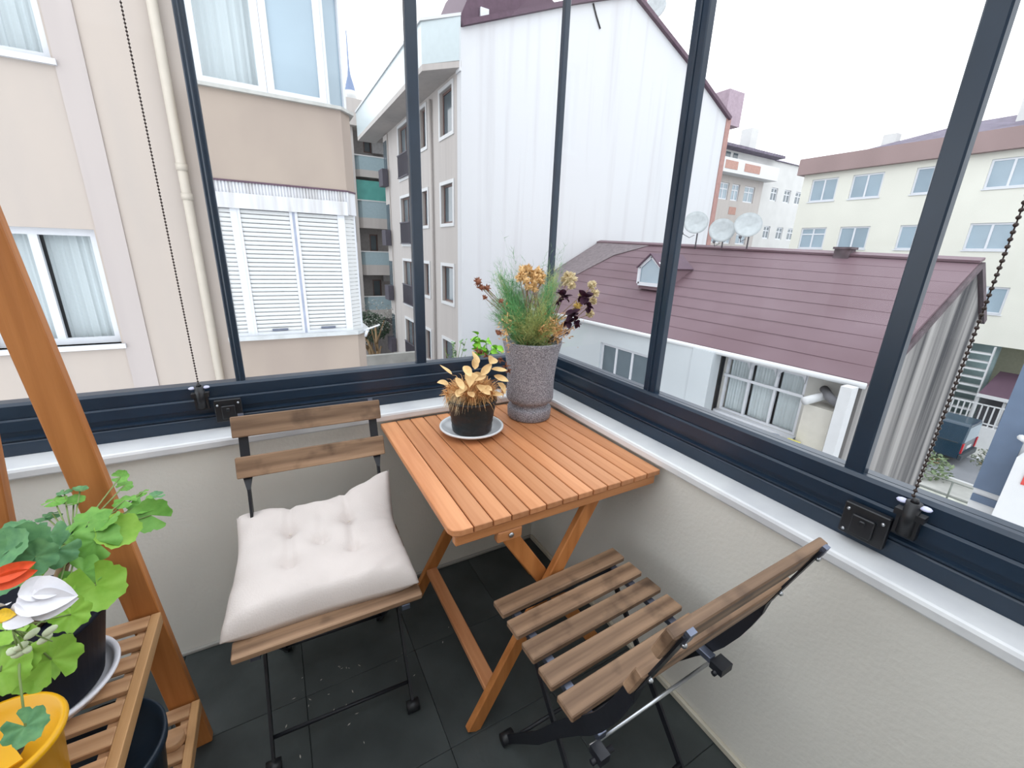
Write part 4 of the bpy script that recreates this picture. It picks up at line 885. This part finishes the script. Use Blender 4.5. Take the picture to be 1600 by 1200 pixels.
ch = at(1320,393,0,12.15); tag(MB().box((12.0,ch.y-.16,1.35),(12.3,ch.y+.16,ch.z+.10)).box((11.97,ch.y-.19,ch.z+.05),(12.33,ch.y+.19,ch.z+.10)).build('chimney', RT, org=(12.15,ch.y,1.4)), 'small dark chimney stub on the ridge of the maroon roof', 'chimney')
# three satellite dishes on one mast rail at the ridge
for k,(px,py,lab) in enumerate(((1087,350,'leftmost pale satellite dish on the ridge of the maroon roof'),(1127,362,'middle satellite dish, lowest of the three on the maroon roof ridge'),(1168,354,'rightmost satellite dish above the ridge of the maroon roof'))):
    c = at(px,py,0,12.0); base = V((12.15,c.y,1.72)); t = thing('satellite_dish', lab, 'satellite dish', base, 'satellite dishes on the roof ridge')
    dish(t, c, .36, (-.85,-.75 if k < 2 else -.6,.45), 'reflector')
    m_ = MB(); m_.tube([base-V((0,0,.2)), V((12.15,c.y,c.z-.2)), c+V((.1,.03,0))], .022, 6); m_.build('mast', mat('dark_mast',(.10,.10,.11),.6), t)
    e = c+V((-.42,-.12 if k else .12,-.30)); a_ = MB(); a_.tube([c+V((.02,0,-.33)), c+V((-.2,0,-.42)), e], .010, 5); a_.ball(e,.045,8,6); a_.build('feed_arm', MATS['dark_mast'], t)

# ---- cream building across the street
cb2 = thing('apartment_building', 'cream building with brown roof band and paired windows, across the street on the right', 'building', (33,8,GZ))
CX = 31.0
r1 = [(1270,280,1304,312),(1334,272,1373,310),(1434,262,1470,305),(1546,254,1599,297)]
r2 = [(1252,345,1289,386),(1314,354,1352,388),(1405,354,1440,392),(1516,354,1572,396)]
wins = []
for k,(y0,y1) in enumerate(((14.95,16.45),(12.65,14.2),(9.75,11.25),(6.85,8.45),(4.0,5.6),(1.2,2.8))):
    wins.append((y0,y1,4.98,6.30,2,None)); wins.append((y0,y1,2.14,3.42,2,.66 if k == 0 else None))
    if 2 < k: wins.append((y0-.55,y1-.6,-.85,.45,2,None))
facade(cb2, 0, CX, 6.95, 17.0, -2.35, 6.7, [q for q in wins if q[0] > 6.7 and q[3] > 1] , CREAM, .3, ft=.09, rec=.05, pm=PALEGLASS, sill=.05) if False else facade(cb2, 0, CX, -8, 17.0, -2.35, 6.7, wins, CREAM, .3, ft=.09, rec=.06, pm=PALEGLASS, sill=.05)
MB().box((CX+.31,-8,-2.3),(CX+9,16.9,6.7)).build('core', CREAM, cb2)
MB().box((CX-.35,-8.2,6.62),(CX+9.3,17.3,7.55)).build('roof_band', BROWNBAND, cb2)
MB().prism([(CX+.6,-8,7.56),(CX+.6,15.6,7.56),(CX+5,11.5,9.2),(CX+5,-8,9.2)],(4,0,0)).build('roof', SLATEROOF, cb2)
for y in (8.2,6.4,13.8): MB().box((CX+3,y,8.0),(CX+3.6,y+.7,9.5 if y < 10 else 8.9)).build('chimney', OFFWHITE, cb2)
# undercroft below it: slab, aqua stair bay, pale yellow rear wall, columns
MB().box((CX,6.95,GZ),(CX+.3,17,-2.35)).build('lower_wall', CREAM, cb2)
MB().box((CX+3,-8,GZ),(CX+3.3,6.95,-2.35)).build('undercroft_wall', mat('pale_yellow_wall',(.45,.44,.33),.85,var=.05), cb2)
MB().box((CX+1.2,6.1,GZ),(CX+1.4,9.0,-2.35)).build('stair_wall', mat('aqua_wall',(.36,.48,.49),.85,var=.05), cb2)
st = MB()
for i in range(9):
    st.box((CX-.1,6.05,-6.2+i*.42),(CX+.3,6.85,-6.12+i*.42))
st.box((CX-.12,6.0,GZ),(CX+.02,6.06,-2.4)); st.box((CX-.12,6.85,GZ),(CX+.02,6.91,-2.4)); st.build('stair_flight', WHITEPAINT, cb2)
# lean-to and railing
lt = thing('lean_to', 'low lean-to with dark mauve roof behind the white street railing', 'lean-to', (30.5,4.5,GZ))
a,b,c,d = at(1527,616,0,29.6),at(1585,630,0,29.6),at(1606,588,0,32),at(1563,580,0,32)
b = V((29.6,-1.5,a.z)); c = V((32,-1.5,d.z)); roofslab(a,b,c,d,.1).build('lean_to_roof', ROOFPURP, lt)
MB().bar(a+V((-.03,0,-.02)),b+V((-.03,0,-.02)),.16,.06,(0,0,1)).build('fascia', WHITEPAINT, lt)
MB().box((30.6,-1.5,GZ),(30.8,a.y,a.z-.1)).build('shade_panel', mat('dark_opening',(.09,.09,.10),.8), lt)  # dark panel standing in for the shade under the lean-to roof
for i in range(6): MB().box((29.7,a.y-.1-i*.9,GZ+.8),(29.8,a.y-i*.9,a.z-.1)).build('post', WHITEPAINT, lt)
rl = thing('railing', 'white barred railing on a low white wall across the street', 'railing', (28.6,4.5,GZ))
lwz = at(1540,668,0,28.6).z; tpz = at(1545,634,0,28.6).z
MB().box((28.55,-3,GZ),(28.85,7.6,lwz)).build('low_wall', WHITEPAINT, rl)
MB().box((28.65,-3,tpz-.05),(28.72,7.0,tpz)).build('top_rail', WHITEPAINT, rl); MB().box((28.65,-3,lwz+.12),(28.72,7.0,lwz+.17)).build('bottom_rail', WHITEPAINT, rl)
bm_ = MB().box((-.025,-.025,0),(.025,.025,tpz-lwz)).mesh('baluster', WHITEPAINT)
for i in range(48): piece('baluster', bm_, rl, V((28.69,6.9-.2*i,lwz))-rl.location)
sw = at(1500,640,0,28.6); MB().box((28.5,6.9,GZ),(28.9,9.2,lwz+.55)).build('end_wall', WHITEPAINT, rl)
struct(MB().box((27.2,-20,GZ),(28.55,24,GZ+.14)).build('pavement', CONC)); struct(MB().box((26.95,-20,GZ),(27.19,24,GZ+.12)).build('kerb', WHITEPAINT))
struct(MB().box((21.4,-20,GZ),(23.2,24,GZ+.12)).build('pavement', CONC)); struct(MB().box((23.2,-20,GZ),(23.4,24,GZ+.11)).build('kerb', WHITEPAINT))
# ---- blue van seen from behind
VB = mat('dark_blue_paint',(.008,.035,.065),.3,.5,var=.05,coat=.5); vx,vy,vz = 25.1,4.75,GZ
van = thing('van', 'dark blue van parked along the street beyond the stained gable wall', 'van', (vx+.9,vy+2.3,vz))
body = [(vx,vz+.35),(vx+1.85,vz+.35),(vx+1.85,vz+1.05),(vx+1.68,vz+1.85),(vx+1.55,vz+1.93),(vx+.30,vz+1.93),(vx+.17,vz+1.85),(vx,vz+1.05)]
MB().prism([(x,vy,z) for x,z in body],(0,3.5,0)).build('body', VB, van, .04)
MB().box((vx+.03,vy+3.45,vz+.35),(vx+1.82,vy+4.5,vz+1.1)).build('bonnet', VB, van, .05)
MB().box((vx-.03,vy-.10,vz+.33),(vx+1.88,vy+.02,vz+.58)).build('bumper', mat('dark_bumper',(.05,.06,.07),.5), van, .02)
MB().prism([(vx+.22,vy-.012,vz+1.78),(vx+1.63,vy-.012,vz+1.78),(vx+1.75,vy-.012,vz+1.12),(vx+.10,vy-.012,vz+1.12)],(0,.02,0)).build('rear_window', PALEGLASS, van)
for x in (vx+.02,vx+1.68): MB().box((x,vy-.03,vz+.62),(x+.15,vy+.10,vz+1.08)).build('tail_light', mat('red_tail_light',(.45,.02,.03),.3), van, .01)
MB().box((vx+.65,vy-.015,vz+.72),(vx+1.2,vy+.005,vz+.86)).build('number_plate', WHITEPAINT, van)
MB().box((vx-.012,vy+.15,vz+1.06),(vx+.01,vy+4.3,vz+1.09)).build('side_moulding', mat('dark_bumper',(.05,.06,.07),.5), van)
for x in (vx+.05,vx+1.62):
    for y in (vy+.85,vy+3.5):
        wl = MB(); wl.tube([(x,y,vz+.325),(x+.2,y,vz+.325)],.32,20); o = wl.build('wheel', BLACK, van); hb2 = MB(); hb2.tube([(x-.005,y,vz+.325),(x+.205,y,vz+.325)],.18,14); hb2.build('hub_cap', STEEL, o)
# ---- front garden strip: hedge, sapling, tubular barrier
tree('sage green hedge bush at the kerb behind the blue van', (22.6,5.15,GZ), 1.1, .95, SAGE, 700, .09, 'bush', 'bush')
tree('small dark sapling at the kerb beside the slate pilaster', (22.9,3.35,GZ), 1.9, .7, leafmat('dark_sapling',(.05,.07,.05),(.14,.16,.11)), 200, .07, 'sapling', 'sapling')
br = thing('barrier', 'thin tubular metal barrier on the pale pavement edge below the van', 'barrier', (20,3.6,GZ))
z1 = GZ+1.0
for y in (2.6,3.75,4.9): m_ = MB(); m_.tube([(20.4,y,GZ),(20.4,y,z1)],.028,8); m_.build('post', mat('grey_green_tube',(.22,.24,.22),.6), br)
for z in (z1,GZ+.45): m_ = MB(); m_.tube([(20.4,2.2,z),(20.4,5.4,z)],.024,8); m_.build('rail', MATS['grey_green_tube'], br)
struct(MB().box((18.2,-4,GZ),(18.6,7,GZ+.7)).build('garden_wall', CONC)); struct(MB().box((18.6,-4,GZ),(21.3,7,GZ+.06)).build('garden_path', mat('mossy_paving',(.42,.43,.38),.9,var=.2,scale=2)))
# ---- neighbour building with slate-blue pilaster
NX = 6.5
nb = thing('apartment_building', 'white neighbouring building corner with slate blue pilaster at the right edge', 'building', (8,-1,GZ))
MB().box((NX,-7,GZ),(NX+.6,1.03,5.2)).build('wall', WHITEPAINT, nb)
SL = mat('slate_blue_paint',(.10,.14,.21),.5,.4,var=.04)
MB().box((NX-.03,.832,-1.0),(NX-.001,1.035,5.1)).box((NX,1.03,-1.0),(NX+.25,1.036,5.1)).build('pilaster', SL, nb)
MB().box((NX-.028,.832,-1.15),(NX-.001,1.02,-1.07)).build('pilaster_panel', SL, nb)
MB().box((NX-.35,-7,GZ),(NX-.031,.79,-.45)).build('projecting_wall', WHITEPAINT, nb)
fx = MB(); fx.tube([(NX-.04,.82,-.35),(NX-.16,.84,-.30)],.03,8); fx.build('wall_spotlight', WHITEPAINT, nb)
MB().box((NX-.36,.42,-.70),(NX-.351,.70,-.52)).build('red_panel', mat('red_sign',(.55,.06,.05),.5), nb)

# ---- building far behind, between the gable and the cream block
kb = thing('apartment_building', 'pale distant block with brick-red balcony insets between gable wall and cream building', 'building', (42,28,GZ))
KY = 26.0; wk = []
def col(px0, px1, zr): 
    a,b = at(px0,310,1,KY).x, at(px1,310,1,KY).x; return [(a,b,z,z+1.15,2,.6) for z in zr]
for p0,p1 in ((1203,1213),(1224,1234),(1242,1253)): wk += col(p0,p1,(6.75,3.35,.1,-3.2))
facade(kb, 1, KY, 40.9, 48.9, GZ, 10.1, wk, OFFWHITE, .3, ft=.1, rec=.08, pm=DARKGLASS)
MB().box((41,KY+.31,GZ),(48.8,KY+9,10.1)).build('core', OFFWHITE, kb)
wl_ = []
for p0,p1 in ((1120,1136),(1141,1153),(1161,1177)): wl_ += [(at(p0,310,1,KY-1).x, at(p1,310,1,KY-1).x, z, z+1.3, 2, .6) for z in (6.1,2.6,-.9)]
facade(kb, 1, KY-1.0, 31.5, 39.4, GZ, 8.0, wl_, WARMWHITE, .3, ft=.1, rec=.08, pm=PALEGLASS)
MB().box((31.6,KY-.69,GZ),(40.9,KY+9,9.9)).build('core', OFFWHITE, kb)
MB().box((31.5,KY-1.9,7.95),(39.9,KY-.7,9.0)).build('balcony', WHITEPAINT, kb)
BR = mat('brick_red_inset',(.42,.25,.21),.8)
for p0,p1 in ((1132,1152),(1163,1188)): a,b = at(p0,265,1,KY-1.9).x, at(p1,265,1,KY-1.9).x; MB().box((a,KY-1.92,8.2),(b,KY-1.901,8.8)).build('inset', BR, kb)
for p0,p1 in ((1140,1151),): a,b = at(p0,320,1,KY-1).x, at(p1,320,1,KY-1).x; MB().box((a,KY-1.02,5.0),(b,KY-1.001,5.6)).build('inset', BR, kb)
for px in (1134,1146): a = at(px,242,1,KY-.7).x; MB().box((a,KY-.72,9.0),(a+.6,KY-.7,9.75)).build('window', DARKGLASS, kb)
MB().box((31.5,KY-1.6,9.9),(40.9,KY+9,10.1)).build('eave', SLATEROOF, kb)
MB().prism([(31.5,KY-1.4,10.1),(40.9,KY-1.4,10.1),(38,KY+3,11.2),(33,KY+3,11.2)],(0,.3,0)).prism([(40.6,KY-.2,10.1),(49.2,KY-.2,10.1),(46.5,KY+3,11.3),(41.5,KY+3,11.3)],(0,.3,0)).build('roof', SLATEROOF, kb)
MB().box((38.6,KY+.5,10.4),(39.6,KY+1.5,12.4)).build('chimney', OFFWHITE, kb)
